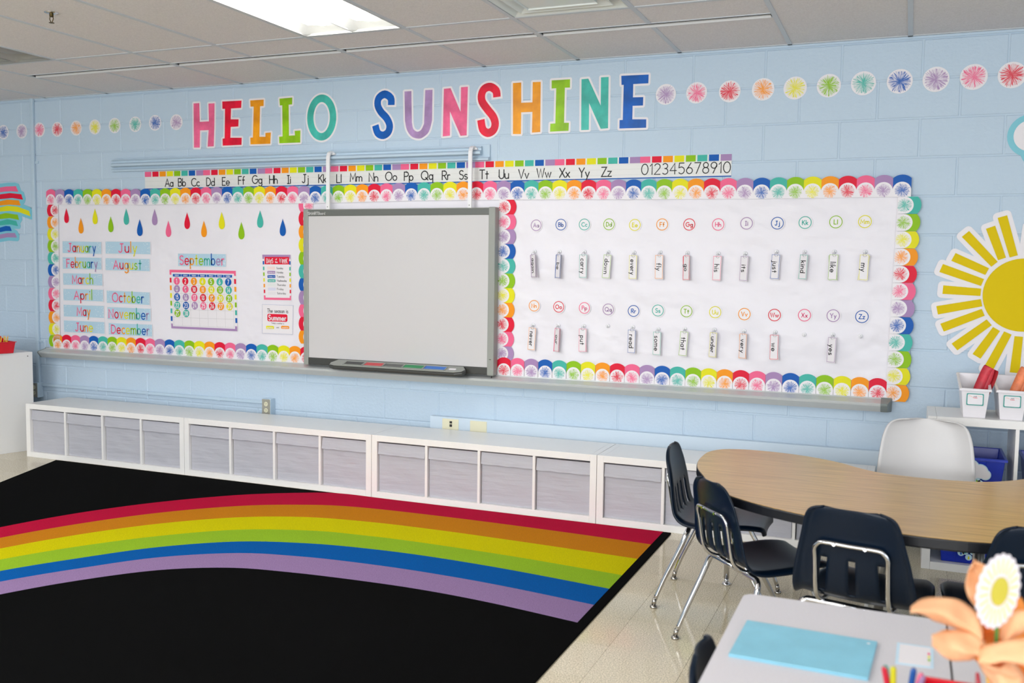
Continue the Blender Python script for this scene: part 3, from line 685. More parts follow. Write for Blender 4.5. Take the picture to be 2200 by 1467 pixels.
# ---- raindrops
def drop(h):
    w = h*.27; pl = []
    for i in range(29):
        a = 2*math.pi*i/28; s = math.sin(a/2)**1.55
        pl.append((w*1.0*math.sin(a)*s*1.12, h*.5*math.cos(a)))
    return pl[:-1]
DR = [('red',418,140,232),('orange',509,200,298),('yellow',598,141,240),('green',697,190,290),('teal',795,141,243),('blue',880,208,314),('purple',974,144,246),('pink',1061,217,320),('red',1179,165,270),('orange',1285,217,321),('yellow',1397,162,271),('green',1521,225,335),('teal',1639,152,262),('blue',1782,205,314)]
dl = ['above January', 'above the January card at right', 'near the left top corner', 'above July', 'above the July card', 'lower one right of July', 'the only purple one', 'the only pink one', 'above the calendar', 'above the September card', 'right of the calendar drops', 'above the days of the week poster', 'near the whiteboard', 'closest to the whiteboard']
for (c, x, ya, yb), s in zip(DR, dl):
    a, b = WP(*c4(x, ya), YB), WP(*c4(x, yb), YB); hh = a[1]-b[1]
    o = MB().prism(drop(hh), -.0015, 0).build('raindrop', ink(c), None, (a[0], YB, (a[1]+b[1])/2)); tag(o, '%s paper raindrop pinned on the left board, %s' % (c, s), 'decoration', 'paper raindrops on the left board')
# ---- month cards
def jz(a, b): return (a/5.641, 480+b/5.641)
mc = mat('month_card_blue', (176, 206, 224), .4); mdot = mat('month_card_dots', (226, 234, 240), .5)
MON = [('January',[(757,215),(1228,225),(1228,370),(762,358)],.71),('February',[(762,407),(1230,418),(1230,556),(762,550)],.79),('March',[(765,603),(1235,612),(1245,752),(770,742)],.52),('April',[(768,792),(1250,806),(1252,945),(772,930)],.45),
 ('May',[(772,985),(1258,1000),(1262,1145),(775,1125)],.32),('June',[(775,1175),(1265,1195),(1270,1338),(778,1312)],.42),('July',[(1280,218),(1822,226),(1822,372),(1282,366)],.40),('August',[(1278,420),(1815,432),(1812,578),(1282,566)],.63),
 ('October',[(1292,815),(1812,834),(1815,990),(1298,960)],.73),('November',[(1300,1012),(1822,1035),(1828,1185),(1308,1160)],.93),('December',[(1316,1205),(1840,1228),(1848,1370),(1322,1345)],.87)]
def monthcard(nm, q, fw_, start=0):
    cx, cz, W, Hh, a = quad(q, YB); t = thing('month_card', 'pale blue card reading %s in rainbow letters on the left board' % nm, 'card', (cx, YB, cz), (0, -a, 0), 'month name cards')
    MB().prism([(-W/2-.004, -Hh/2-.006), (W/2+.004, -Hh/2-.006), (W/2+.004, Hh/2+.004), (-W/2-.004, Hh/2+.004)], -.0008, 0).build('laminate', WHITE, t)
    m = MB().flat([(-W/2, -Hh/2), (W/2, -Hh/2), (W/2, Hh/2), (-W/2, Hh/2)], -.001); rr = random.Random(nm)
    for _ in range(34):
        e = rr.choice((-1, 1)); x = e*W/2*(1-rr.random()**1.5*.4-.03); z = (rr.random()-.5)*Hh*.9; m.disc(x, z, .0018+rr.random()*.0016, -.0012, 1, n=7)
    m.build('card', [mc, mdot], t)
    L = MB(); text(L, nm, Hh*.70, 0, -.002, .0086, -.0016, ms=list(range(8)), exact=W*fw_, gap=.24, xs=1.25)
    L.build('lettering', [ink(c) for c in ORD], t); return t
for nm, q, f in MON: monthcard(nm, [jz(*p) for p in q], f)
def sz(a, b): return (340+a/6.669, 520+b/6.669)
q = quad([sz(285,162), sz(968,175), sz(970,352), sz(288,345)], YB)
cal_card = monthcard('September', [sz(285,162), sz(968,175), sz(970,352), sz(288,345)], .93)
cal_card['label'] = 'pale blue card reading September in rainbow letters, just above the calendar'
# ---- calendar
qc = [sz(163,395), sz(1110,412), sz(1133,1278), sz(187,1235)]
cx, cz, W, Hh, a = quad(qc, YB)
t = thing('calendar', 'white September calendar chart with coloured number discs and a rainbow dashed edge', 'calendar', (cx, YB, cz), (0, -a, 0))
ca, sa = math.cos(a), math.sin(a)
def loc(p):
    x, z = WP(*p, YB-.002); x -= cx; z -= cz; return (x*ca+z*sa, -x*sa+z*ca)
def poly(ps): return [loc(sz(*p)) for p in ps]
MB().prism(poly([(158,390),(1112,407),(1138,1280),(185,1240)]), -.0012, 0).build('chart_sheet', WHITE, t)
m = MB()
m.flat(poly([(160,395),(1110,412),(1112,485),(1085,483),(1083,453),(187,433),(187,468),(162,466)]), -.0016, 0)
m.flat(poly([(183,1165),(207,1167),(212,1205),(1100,1243),(1100,1205),(1130,1207),(1133,1278),(187,1235)]), -.0016, 7)
for i, c in enumerate(['red', 'orange', 'yellow', 'green', 'teal', 'blue']):
    z = 510+i*110; xl = 163+i*3; m.flat(poly([(xl, z), (xl+26, z+1), (xl+27, z+70), (xl+2, z+68)]), -.0016, ORD.index(c))
    z = 528+i*112; xl = 1085+i*3.5; m.flat(poly([(xl, z), (xl+28, z+2), (xl+30, z+72), (xl+2, z+70)]), -.0016, ORD.index(c))
m.build('coloured_edge', [ink(c) for c in ORD], t)
m = MB()
def bi(u, v): return (205+857*u+(20+5*u)*v, 502+18*u+v*(690+14*u))   # grid area in the zoomed crop
for i in range(8): a_, b_ = loc(sz(*bi(i/7, 0))), loc(sz(*bi(i/7, 1))); m.stroke([a_, b_], .0009, -.0015, cap=False)
for i in range(7): a_, b_ = loc(sz(*bi(0, i/6))), loc(sz(*bi(1, i/6))); m.stroke([a_, b_], .0009, -.0015, cap=False)
m.build('grid_lines', mat('grid_line', (150, 148, 150), .6), t)
m = MB(); wd = MB()
for i, s in enumerate(['SUNDAY', 'MONDAY', 'TUESDAY', 'WEDNESDAY', 'THURSDAY', 'FRIDAY', 'SATURDAY']):
    xa, xb = 208+i*122.2, 208+(i+1)*122.2-5; za = 455+i*2.2
    m.flat(poly([(xa, za), (xb, za+2), (xb, za+41), (xa, za+38)]), -.0017); c_ = loc(sz((xa+xb)/2, za+20)); text(wd, s, .0085, c_[0], c_[1], .0016, -.0021, exact=.038)
m.build('weekday_header', ink('blue'), t); wd.build('weekday_lettering', WHITE, t)
RD_ = abs(loc(sz(500, 557))[1]-loc(sz(500, 671))[1])*.485
disc_m = {c: MB().disc(0, 0, RD_, -.003, n=24, th=.001).mesh('date_disc', ink(c)) for c in PAL}
seq = ['pink','red','orange','yellow','green','teal','blue','purple']
for d in range(1, 31):
    r, k = (d-1)//7, (d-1) % 7
    x = 265+k*123+r*(2.7+.6*k); z = [557+2.7*k, 671+3*k, 787+3.6*k, 905+3*k, 1018+3*k][r]
    l = loc(sz(x, z)); o = put('date_disc', disc_m[seq[(d-1) % 8]], t, (l[0], 0, l[1]))
    b = MB(); text(b, str(d), RD_*1.1, 0, 0, .0054, -.0034, sx=.62 if d > 9 else .75, gap=.42); b.build('number', WHITE, o)
# ---- days of the week poster
cx, cz, W, Hh, a = quad([sz(1490,180), sz(1893,182), sz(1902,833), sz(1513,825)], YB); ca, sa = math.cos(a), math.sin(a)
KH = math.dist(loc(sz(1600, 500)), loc(sz(1700, 500)))/100; KV = math.dist(loc(sz(1600, 500)), loc(sz(1600, 600)))/100
t = thing('days_poster', 'small Days of the Week chart with red heading, left of the whiteboard', 'poster', (cx, YB, cz), (0, -a, 0))
MB().prism(poly([(1488,178),(1895,180),(1906,838),(1511,830)]), -.0012, 0).build('chart_sheet', WHITE, t)
m = MB(); m.flat(poly([(1490,180),(1893,182),(1893,240),(1876,240),(1876,214),(1516,212),(1516,242),(1493,240)]), -.0016, 7)
m.flat(poly([(1513,762),(1535,763),(1537,795),(1883,800),(1883,768),(1902,769),(1902,833),(1514,825)]), -.0016, 0)
for i, c in enumerate(['blue', 'teal', 'green', 'yellow', 'orange', 'red']):
    z = 270+i*82; xl = 1496+i*3; m.flat(poly([(xl, z), (xl+20, z), (xl+22, z+50), (xl+1, z+50)]), -.0016, ORD.index(c)); z += 4; xl = 1875+i*1.5; m.flat(poly([(xl, z), (xl+20, z), (xl+20, z+50), (xl, z+50)]), -.0016, ORD.index(c))
m.build('coloured_edge', [ink(c) for c in ORD], t)
m = MB().flat(poly([(1522,212),(1875,213),(1875,320),(1524,318)]), -.002); m.build('heading_panel', ink('red'), t)
m = MB(); c_ = loc(sz(1598, 268)); text(m, 'DAyS', KV*62, c_[0], c_[1], KV*8, -.0026, gap=.3, xs=1.3, exact=KH*92); c_ = loc(sz(1795, 270)); text(m, 'WeeK', KV*66, c_[0], c_[1], KV*8, -.0026, gap=.3, xs=1.5, exact=KH*108)
c_ = loc(sz(1690, 245)); text(m, 'of', KV*24, c_[0], c_[1], KV*5, -.0026); c_ = loc(sz(1692, 285)); text(m, 'the', KV*26, c_[0], c_[1], KV*5, -.0026, exact=KH*34); m.build('heading_lettering', WHITE, t)
m = MB(); tg = {1: 'Yesterday was', 2: 'Today is', 3: 'Tomorrow will be'}
for i, (s, c) in enumerate(zip(['Sunday', 'Monday', 'Tuesday', 'Wednesday', 'Thursday', 'Friday', 'Saturday'], [(236,214,212), PAL['purple'], PAL['blue'], PAL['teal'], (224,226,226), (214,214,232), (226,222,226)])):
    z = 373+i*60; x = 1560+i*2; p = MB().flat(poly([(x+6, z-22), (x+108, z-21), (x+114, z-14), (x+114, z+16), (x+106, z+22), (x+6, z+21), (x, z+14), (x, z-14)]), -.0017).build('day_tag', mat('day_tag_%d' % i, c, .5), t)
    if i in tg:
        b = MB(); l = loc(sz(x+57, z)); text(b, tg[i], KV*16, l[0], l[1], KV*3, -.0021, exact=KH*88); b.build('tag_lettering', WHITE, p)
    l = loc(sz(1693+i*1.5+len(s)*8, z)); text(m, s, KV*27, l[0], l[1], KV*4, -.0017, exact=KH*len(s)*15.5)
m.build('day_lettering', mat('grey_print', (70, 68, 72), .6), t)
# ---- season poster
cx, cz, W, Hh, a = quad([sz(1490,893), sz(1930,908), sz(1923,1323), sz(1490,1305)], YB); ca, sa = math.cos(a), math.sin(a)
KH = math.dist(loc(sz(1600, 500)), loc(sz(1700, 500)))/100; KV = math.dist(loc(sz(1600, 500)), loc(sz(1600, 600)))/100
t = thing('season_sign', 'white sign reading The season is Summer, thin blue outline', 'sign', (cx, YB, cz), (0, -a, 0))
MB().prism(poly([(1486,889),(1935,905),(1928,1328),(1486,1310)]), -.0012, 0).build('card', WHITE, t)
MB().stroke(poly([(1490,893),(1930,908),(1923,1323),(1490,1305)]), .001, -.0016, closed=True).build('outline', ink('blue'), t)
m = MB(); l = loc(sz(1710, 985)); text(m, 'The season is', KV*56, *l, KV*7, -.0016, exact=KH*296); l = loc(sz(1710, 1163)); text(m, "Today's weather is", KV*20, *l, KV*3, -.0016, exact=KH*180); l = loc(sz(1710, 1222)); text(m, 'and', KV*20, *l, KV*3, -.0016, exact=KH*34)
m.build('lettering', BLACK, t)
l = loc(sz(1706, 1085)); p = MB().flat(rrect(KH*288, KV*108, KV*26, *l), -.0016).build('red_panel', ink('red'), t); b = MB(); text(b, 'Summer', KV*72, *l, KV*14, -.0022, exact=KH*248, gap=.3); b.build('panel_lettering', WHITE, p)
for s, x, c in (('sunny', 1600, 'yellow'), ('warm', 1818, 'orange')):
    l = loc(sz(x, 1222)); p = MB().flat(rrect(KH*115, KV*44, KV*16, *l), -.0016).build('weather_tag', ink(c), t); b = MB(); text(b, s, KV*26, *l, KV*5, -.0022, exact=KH*82); b.build('tag_lettering', WHITE, p)
# ---- letter badges, hooks, word cards
clear = mat('clear_plastic_hook', (235, 235, 238), .15, spec=.6)
BA = [('Aa','purple',c6,446,246),('Bb','blue',c6,602,242),('Cc','teal',c6,750,241),('Dd','green',c6,905,240),('Ee','yellow',c6,1068,244),('Ff','orange',c6,1240,241),('Gg','red',c6,1411,241),('Hh','pink',c7,273,241),('Ii','purple',c7,452,234),('Jj','blue',c7,646,233),('Kk','teal',c7,821,229),('Ll','green',c7,1015,225),('Mm','yellow',c7,1198,223),
 ('Nn','orange',c6,433,753),('Oo','red',c6,588,760),('Pp','pink',c6,750,767),('Qq','purple',c6,900,776),('Rr','blue',c6,1060,786),('Ss','teal',c6,1213,783),('Tt','green',c6,1393,788),('Uu','yellow',c7,254,794),('Vv','orange',c7,438,806),('Ww','red',c7,628,812),('Xx','pink',c7,817,813),('Yy','purple',c7,998,816),('Zz','blue',c7,1179,822)]
for s, c, cf, x, y in BA:
    X, Z = WP(*cf(x, y), YB); t = thing('letter_badge', 'round white badge with %s ring reading %s' % (c, s), 'badge', (X, YB, Z), group='alphabet badges on the right board')
    MB().disc(0, 0, .0405, -.001, n=28, th=.001).build('disc', WHITE, t)
    MB().stroke([(.0325*math.cos(2*math.pi*i/32), .0325*math.sin(2*math.pi*i/32)) for i in range(32)], .0042, -.0015, closed=True).build('ring', ink(c), t)
    m = MB(); text(m, s, .0235, 0, 0, .0044, -.0015, gap=.25, fit=.044); m.build('lettering', ink(c), t)
WC = [('again','purple',c6,428,500,28,145,2),('be','blue',c6,584,503,30,150,-2),('carry','teal',c6,741,503,55,148,0),('down','green',c6,890,505,54,150,-4),('every','yellow',c6,1055,509,55,150,0),('fly','orange',c6,1220,508,53,152,0),('go','red',c6,1392,513,35,155,0),
 ('his','pink',c7,265,516,50,155,-1),('its','purple',c7,435,518,43,157,-2),('just','blue',c7,632,507,47,157,-2),('kind','teal',c7,809,508,40,157,-2),('like','green',c7,997,510,50,163,-2),('my','yellow',c7,1191,511,48,163,-1),
 ('never','orange',c6,418,961,57,143,-3),('our','pink',c6,576,967,22,150,-2),('put','pink',c6,738,970,53,147,0),('read','blue',c6,1047,977,50,148,0),('some','teal',c6,1206,990,50,148,0),('that','green',c6,1374,992,50,155,-3),
 ('under','yellow',c7,240,999,40,158,-2),('very','orange',c7,428,1007,38,158,-1),('we','red',c7,625,1014,48,158,0),('yes','purple',c7,987,1031,42,160,-2)]
hk = MB(); hk.lathe([(.012, 0), (.012, .003), (.008, .005)], n=14)
hkm = MB(); P = [(x, -z, y) for x, y, z in hk.v]; hkm.v = P; hkm.f = hk.f; hkm.m = hk.m
hookbase = hkm.mesh('hook_pad', clear, True); hookarm = MB().tube([(0, -.004, .003), (0, -.012, .0), (0, -.015, -.008), (0, -.02, -.009), (0, -.022, -.002)], .0028, n=6).mesh('hook_arm', clear, True)
def hook(px, lab):
    X, Z = WP(*px, YB); t = thing('adhesive_hook', lab, 'hook', (X, YB, Z), group='clear hooks on the right board'); put('hook_pad', hookbase, t); put('hook_arm', hookarm, t); return X, Z
bad = {s[0].lower(): s for s, *_ in BA}
steel = mat('ring_steel', (170, 170, 172), .25, metal=1)
for s, c, cf, x, y, w, hgt, tilt in WC:
    hx, hz = hook(cf(x+9, y-hgt/2-16), 'clear wall hook holding the %s word card' % s)
    a_, b_ = WP(*cf(x, y-hgt/2), YB-.02), WP(*cf(x, y+hgt/2), YB-.02)
    h_ = a_[1]-b_[1]; W = .049; turn = math.acos(min(1, w/55)); turn = -min(.6, max(0, turn-.36))
    t = thing('word_card', 'small hanging %s-edged card stack reading %s' % (c, s), 'card', ((a_[0]+b_[0])/2, YB-.021, (a_[1]+b_[1])/2), (0, math.radians(-tilt), 0), 'sight word cards on the right board')
    for k in range(3):
        m = MB().prism([(-W/2, -h_/2), (W/2, -h_/2), (W/2, h_/2), (-W/2, h_/2)], -.0006, .0002)
        mi = .003; m.stroke([(-W/2+mi, -h_/2+mi), (W/2-mi, -h_/2+mi), (W/2-mi, h_/2-mi), (-W/2+mi, h_/2-mi)], .002, -.0009, 1, closed=True)
        fr = m.build('card', [WHITE, ink(c)], t, (0, .0035*k, -.002*k), (0, random.uniform(-.05, .05)*k, turn*(1-.25*k)-.02))
        if k == 0:
            b = MB(); text(b, s, .027, -.001, 0, .0042, -.0011, rot=-R90, sx=1.08, gap=.26, fit=h_*.62); b.build('lettering', BLACK, fr)
    MB().tube([(.002+.009*math.sin(q), -.004+.004*math.cos(q*2), h_/2-.001+.012*math.cos(q)) for q in [2*math.pi*i/14 for i in range(15)]], .0008, n=5, cap=False).build('ring', steel, t)
for s, cf, x, y in (('Qq', c6, 898, 880), ('Xx', c7, 815, 935), ('Zz', c7, 1170, 945)): hook(cf(x, y), 'empty clear wall hook under the %s badge' % s)
# ---- paper sun
sx_, sz_ = WP(2198, 634); 
t = thing('paper_sun', 'big yellow paper sun with white-edged rays on the wall at right', 'decoration', (sx_, 0, sz_))
def q7(a, b): x, z = WP(1850+a/3.491, 400+b/3.491); return (x-sx_, z-sz_)
R0 = .187
rays = [((1059,228),(1144,526)),((970,308),(1056,545)),((782,358),(1000,585)),((692,530),(945,640)),((600,613),(910,722)),((613,775),(897,795)),((570,930),(903,873)),((607,1060),(915,945)),((700,1205),(960,1020)),((865,1275),(1015,1070)),((950,1375),(1100,1100))]
rp = [(q7(*a), q7(*b)) for a, b in rays]; rp += [((-a[0], a[1]), (-b[0], b[1])) for a, b in rp]
rp += [((.024, .345), (.014, .215)), ((-.02, -.40), (-.01, -.212)), ((.035, -.37), (.03, -.212))][:2]
back = MB(); ray = MB().disc(0, 0, R0, -.0062, n=64, th=.001); back.disc(0, 0, R0+.03, -.002, n=64, th=.002)
for i, (a, b) in enumerate(rp):
    d = math.dist(a, b); ux, uz = (a[0]-b[0])/d, (a[1]-b[1])/d; nx, nz = -uz, ux; h = .0225
    back.stroke([(b[0]-ux*.03, b[1]-uz*.03), (a[0]+ux*.004, a[1]+uz*.004)], .088, -.00215-.00005*i, cap=False, th=.002)
    back.stroke([(a[0]+ux*.004, a[1]+uz*.004), (a[0]+ux*.026, a[1]+uz*.026)], .048, -.00215-.00005*i, cap=False, th=.002)
    for e in (-1, 1): back.disc(a[0]+ux*.004+e*nx*.022, a[1]+uz*.004+e*nz*.022, .022, -.00405-.00005*i, n=16, th=.002)
back.build('white_backing', WHITE, t); sy = mat('sun_yellow', (222, 194, 0), .65, spec=.2, bump=.2, bscale=6)
ray.build('sun_disc', sy, t)
for i, (a, b) in enumerate(rp):
    d = math.dist(a, b); nx, nz = -(a[1]-b[1])/d*.0225, (a[0]-b[0])/d*.0225
    MB().prism([(b[0]-nx*.85, b[1]-nz*.85), (a[0]-nx, a[1]-nz), (a[0]+nx, a[1]+nz), (b[0]+nx*.85, b[1]+nz*.85)], -.0055-.00005*i, -.0049).build('ray', sy, t)
# ---- paper cloud
clx, clz = WP(*c3(2215, 870)); t = thing('paper_cloud', 'white paper cloud edged in teal, cut by the right edge of the photo', 'decoration', (clx, 0, clz))
cteal = mat('cloud_teal', (118, 194, 210), .4)
lob = [(0, .012, .108), (.09, .07, .115), (.2, .075, .12), (.3, .02, .11), (.07, -.045, .12), (.19, -.05, .12), (.1, 0, .12)]
m, k = MB(), MB()
for i, (x, z, r) in enumerate(lob): m.disc(x+.02, z, r, -.0016-.00004*i, n=36, th=.0016); k.disc(x+.02, z, r-.029, -.0028-.00004*i, n=36, th=.0008)
m.build('teal_edge', cteal, t); k.build('white_face', WHITE, t)
# ---- paper rainbow (left)
def qr(a, b): x, z = WP(a/9.17, 380+b/9.17); return (x+.1, z-1.7)
t = thing('paper_rainbow', 'paper rainbow cutout with ragged striped ends at the left edge of the wall', 'decoration', (-.1-.0, 0, 1.7))
t.location = (-.1, 0, 1.7)
out = [(-420,330),(-200,200),(0,135),(150,115),(300,112),(370,135),(415,265),(470,300),(510,430),(490,510),(460,540),(600,600),(640,660),(662,780),(640,840),(600,835),(430,770),(440,850),(400,920),(410,980),(390,1025),(270,1022),(340,1060),(385,1150),(380,1240),(350,1268),(180,1255),(0,1285),(-200,1350),(-420,1460)]
MB().prism([qr(*p) for p in out], -.0025, -.0005).build('pale_blue_backing', mat('rainbow_backing', (122, 196, 214), .4), t)
RB = [('pink',[(120,190),(320,183),(368,295),(220,283),(100,290)],(0,210),(0,305)),('red',[(200,318),(425,342),(458,450),(250,415)],(0,345),(0,440)),('orange',[(150,447),(380,462),(412,565),(200,548)],(0,480),(0,565)),
('yellow',[(150,568),(350,585),(580,670),(605,775),(400,700),(200,670)],(0,600),(0,685)),('green',[(120,710),(355,745),(382,850),(200,812)],(0,740),(0,830)),('teal',[(150,835),(325,870),(362,970),(200,935)],(0,875),(0,955)),
('blue',[(120,965),(205,975),(240,1065),(120,1065)],(0,1000),(0,1090)),('purple',[(150,1105),(300,1105),(340,1195),(150,1190)],(0,1135),(0,1220))]
for c, pp, a, b in RB:
    pl = [(-380, a[1]+160), (-180, a[1]+58), a]+pp+[b, (-180, b[1]+58), (-380, b[1]+160)]
    MB().prism([qr(*p) for p in pl], -.0034, -.0026, back=False).build('stripe', ink(c), t)
# ---- electrical
t = thing('wall_conduit', 'slim blue-painted vertical conduit pipe on the wall at left, from ceiling to outlet box', 'pipe', (-.14, 0, .47))
MB().box((-.016, -.022, .0), (.016, 0, H-.47)).build('pipe', paint2, t, bevel=.005)
for z in (.32, 1.7): MB().box((-.02, -.025, z), (.02, 0, z+.012)).box((.016, -.01, z-.004), (.045, 0, z+.016)).build('clip', paint2, t)
plate = mat('outlet_plate_steel', (176, 172, 158), .35, metal=.5); ivory = mat('outlet_ivory', (222, 218, 190), .4); dkh = mat('outlet_slot', (40, 36, 30), .6)
def outlet(t, x, y, z, w, hh, mt, sock):
    p = MB().prism(rrect(w, hh, .004, x, z), y-.003, y).build('face_plate', mt, t)
    for (sx, szz) in sock:
        s = MB().disc(x+sx, z+szz, .0155, y-.005, n=14, th=.002).build('socket', ivory if mt is not ivory else WHITE, p)
        m = MB()
        for e in (-.005, .005): m.box((x+sx+e-.001, y-.0056, z+szz), (x+sx+e+.001, y-.005, z+szz+.008))
        m.disc(x+sx, z+szz-.006, .0022, y-.0056, n=8); m.build('socket_holes', dkh, p) if False else None
        s2 = m.build('socket_holes', dkh, s)
t = thing('outlet_box', 'blue surface-mounted outlet box at the foot of the vertical conduit', 'outlet', (-.14, 0, .415))
MB().box((-.036, -.055, -.058), (.036, 0, .058)).build('box', paint2, t, bevel=.003); outlet(t, 0, -.055, 0, .066, .11, plate, [(0, .022), (0, -.022)])
xo, zo = WP(573, 872, -.05)
t = thing('cable_raceway', 'thin blue-painted horizontal raceway between the two outlet boxes above the low shelves', 'raceway', ((xo-.14)/2, 0, .455))
hl = (xo+.14)/2; MB().box((-hl+.036, -.018, -.011), (hl-.03, 0, .011)).build('raceway', paint2, t, bevel=.003)
for e in (-.45, .0, .6): MB().box((e*hl-.012, -.02, -.013), (e*hl+.012, 0, .013)).build('joint', paint2, t)
t = thing('outlet_box', 'blue surface-mounted outlet box with a steel plate above the low shelves', 'outlet', (xo, 0, .43))
MB().box((-.036, -.055, -.058), (.036, 0, .058)).build('box', paint2, t, bevel=.003); outlet(t, 0, -.055, 0, .066, .11, plate, [(0, .022), (0, -.022)])
t = thing('wide_raceway', 'wide pale blue cable raceway low on the wall behind the shelves', 'raceway', (4.9, 0, .38))
MB().box((3.315-4.9, -.045, -.08), (6.2-4.9, 0, .08)).build('channel', mat('raceway_paint', (198, 214, 228), .4), t, bevel=.003)
outlet(t, WP(968, 910, -.045)[0]-4.9, -.045, .01, .115, .12, ivory, [(-.022, -.03), (.022, -.03)])
pp = WP(968, 910, -.045)[0]-4.9; MB().box((pp-.004, -.052, .02), (pp+.012, -.048, .036)).box((pp-.004, -.052, .042), (pp+.012, -.048, .056)).build('data_port', dkh, t)
outlet(t, WP(1028, 915, -.045)[0]-4.9, -.045, .01, .115, .12, ivory, [(-.022, -.035), (.022, -.035)])
# ================================================================== LOW SHELVES
sw = mat('shelf_white', (238, 236, 234), .3, spec=.5, bump=.03, bscale=30)
cloth = mat('bin_cloth_white', (182, 182, 190), .75, bump=1.5, bscale=9, stretch=(.35, 1, 3.0))
SY0, SY1, SX, SWD, SH = -.4745, -.09, .24677, 1.44342, .38932
ordn = ['leftmost', 'second', 'third', 'fourth']
bw = (SWD-.076-3*.016)/4
def binmesh():
    m = MB(); w, h = bw/2-.004, SH-.076-.014
    m.box((-w, .004, 0), (w, .33, h)); return m
for u in range(4):
    x0 = SX+u*SWD; cx = x0+SWD/2; L = SWD/2-.0014
    t = thing('cube_shelf', 'low white four-cube shelf unit lying on the floor, %s from the left' % ordn[u], 'shelf', (cx, 0, 0), group='row of low white cube shelves')
    MB().box((-L, SY0, 0), (-L+.038, SY1, SH)).build('side_panel', sw, t, bevel=.0012)
    MB().box((L-.038, SY0, 0), (L, SY1, SH)).build('side_panel', sw, t, bevel=.0012)
    MB().box((-L+.038, SY0, SH-.038), (L-.038, SY1, SH)).build('top_panel', sw, t, bevel=.0012)
    MB().box((-L+.038, SY0, 0), (L-.038, SY1, .038)).build('bottom_panel', sw, t, bevel=.0012)
    MB().box((-L+.038, SY1-.006, .038), (L-.038, SY1, SH-.038)).build('back_panel', sw, t)
    for k in range(3):
        a = -SWD/2+.038+(k+1)*bw+k*.016; MB().box((a, SY0+.002, .038), (a+.016, SY1-.006, SH-.038)).build('divider', sw, t, bevel=.001)
    for k in range(4):
        a = x0+.038+k*(bw+.016)+bw/2; rr = random.Random(u*7+k)
        b = thing('storage_bin', 'white cloth-covered bin, %s cube of the %s low shelf unit' % (ordn[k], ordn[u] if u else 'leftmost'), 'bin', (a, SY0+.017+rr.random()*.004, .0385), group='white bins in the low shelves')
        w, h = bw/2-.003-rr.random()*.002, SH-.076-.008-rr.random()*.007
        P = []
        for i in range(13):
            row = []
            for j in range(15):
                x = -w+2*w*j/14; z = h*i/12; e = math.sin(math.pi*j/14)
                y = .005+.0016*math.sin(z*70+x*9+k)*math.sin(x*14+u+k*2)*e-.0012*math.sin(x*25+z*31+u)*e
                row.append((x, y, z))
            P.append(row)
        m = MB().grid(P[::-1]); m.box((-w, .006, 0), (w, .33, h)); m.build('bin_body', cloth, b, smooth=False)
        P = []
        for i in range(5):
            row = []
            for j in range(15):
                x = -w+2*w*j/14; z = h-.068+.069*i/4+(.0015*math.sin(j*1.3+k) if i == 0 else 0); row.append((x, -.0105*(1-i/4)**.8-.001*math.sin(x*30+k*2+u)*math.sin(math.pi*i/4), z))
            P.append(row)
        m = MB().grid(P[::-1]); m.add([(-w, -.0005, h), (w, -.0005, h), (w, .01, h+.001), (-w, .01, h+.001)], [(0, 1, 2, 3)]); m.build('folded_cuff', cloth, b, solid=.001)
# ================================================================== RUG
rugblack = mat('rug_black', (10, 10, 10), .97, spec=.04, bump=1.2, bscale=900, var=.35, vscale=500)
t = thing('rug', 'large black rug with a six-stripe rainbow arc', 'rug', (2.8, -2.2, 0))
ox, oy = 2.8, -2.2
def edge(y): return .562+(-.503-y)*.3733
MB().slab([(edge(-.500)-ox, -.500-oy), (5.012-ox, -.500-oy), (5.012-ox, -3.9-oy), (edge(-3.9)-ox, -3.9-oy)], .0002, .0075).build('pile_base', rugblack, t, bevel=.003)
BD = [
 [(1.719,-1.929),(1.858,-1.528),(2.082,-1.147),(2.388,-.804),(2.702,-.589),(2.928,-.501),(3.3,-.501),(4.2,-.501),(4.968,-.501)],
 [(1.889,-2.070),(2.038,-1.699),(2.257,-1.340),(2.561,-1.024),(2.876,-.841),(3.20,-.748),(3.784,-.723),(4.426,-.735),(4.968,-.765)],
 [(2.049,-2.204),(2.201,-1.854),(2.421,-1.519),(2.715,-1.234),(3.05,-1.067),(3.40,-1.005),(3.784,-.988),(4.290,-1.000),(4.968,-1.036)],
 [(2.201,-2.331),(2.366,-2.012),(2.590,-1.705),(2.883,-1.435),(3.25,-1.284),(3.55,-1.246),(3.85,-1.235),(4.392,-1.256),(4.968,-1.312)],
 [(2.347,-2.452),(2.518,-2.157),(2.729,-1.858),(3.023,-1.614),(3.35,-1.495),(3.65,-1.446),(4.00,-1.430),(4.45,-1.455),(4.968,-1.520)],
 [(2.475,-2.559),(2.641,-2.274),(2.850,-1.990),(3.149,-1.775),(3.45,-1.695),(3.75,-1.662),(4.10,-1.655),(4.50,-1.680),(4.968,-1.745)],
 [(2.615,-2.676),(2.772,-2.399),(2.987,-2.140),(3.260,-1.975),(3.55,-1.915),(3.867,-1.885),(4.20,-1.875),(4.55,-1.900),(4.968,-1.965)]]
for i, b in enumerate(BD):
    (x, y), (x2, y2) = b[0], b[1]; dx, dy = x-x2, y-y2; ex = []
    for kx, ky in ((.7, 1.1), (.35, 1.15), (.1, 1.0)): x += dx*kx; y += dy*ky; ex.append((max(x, edge(y)+.05), max(y, -3.85)))
    BD[i] = catmull(ex[::-1]+b, 5)
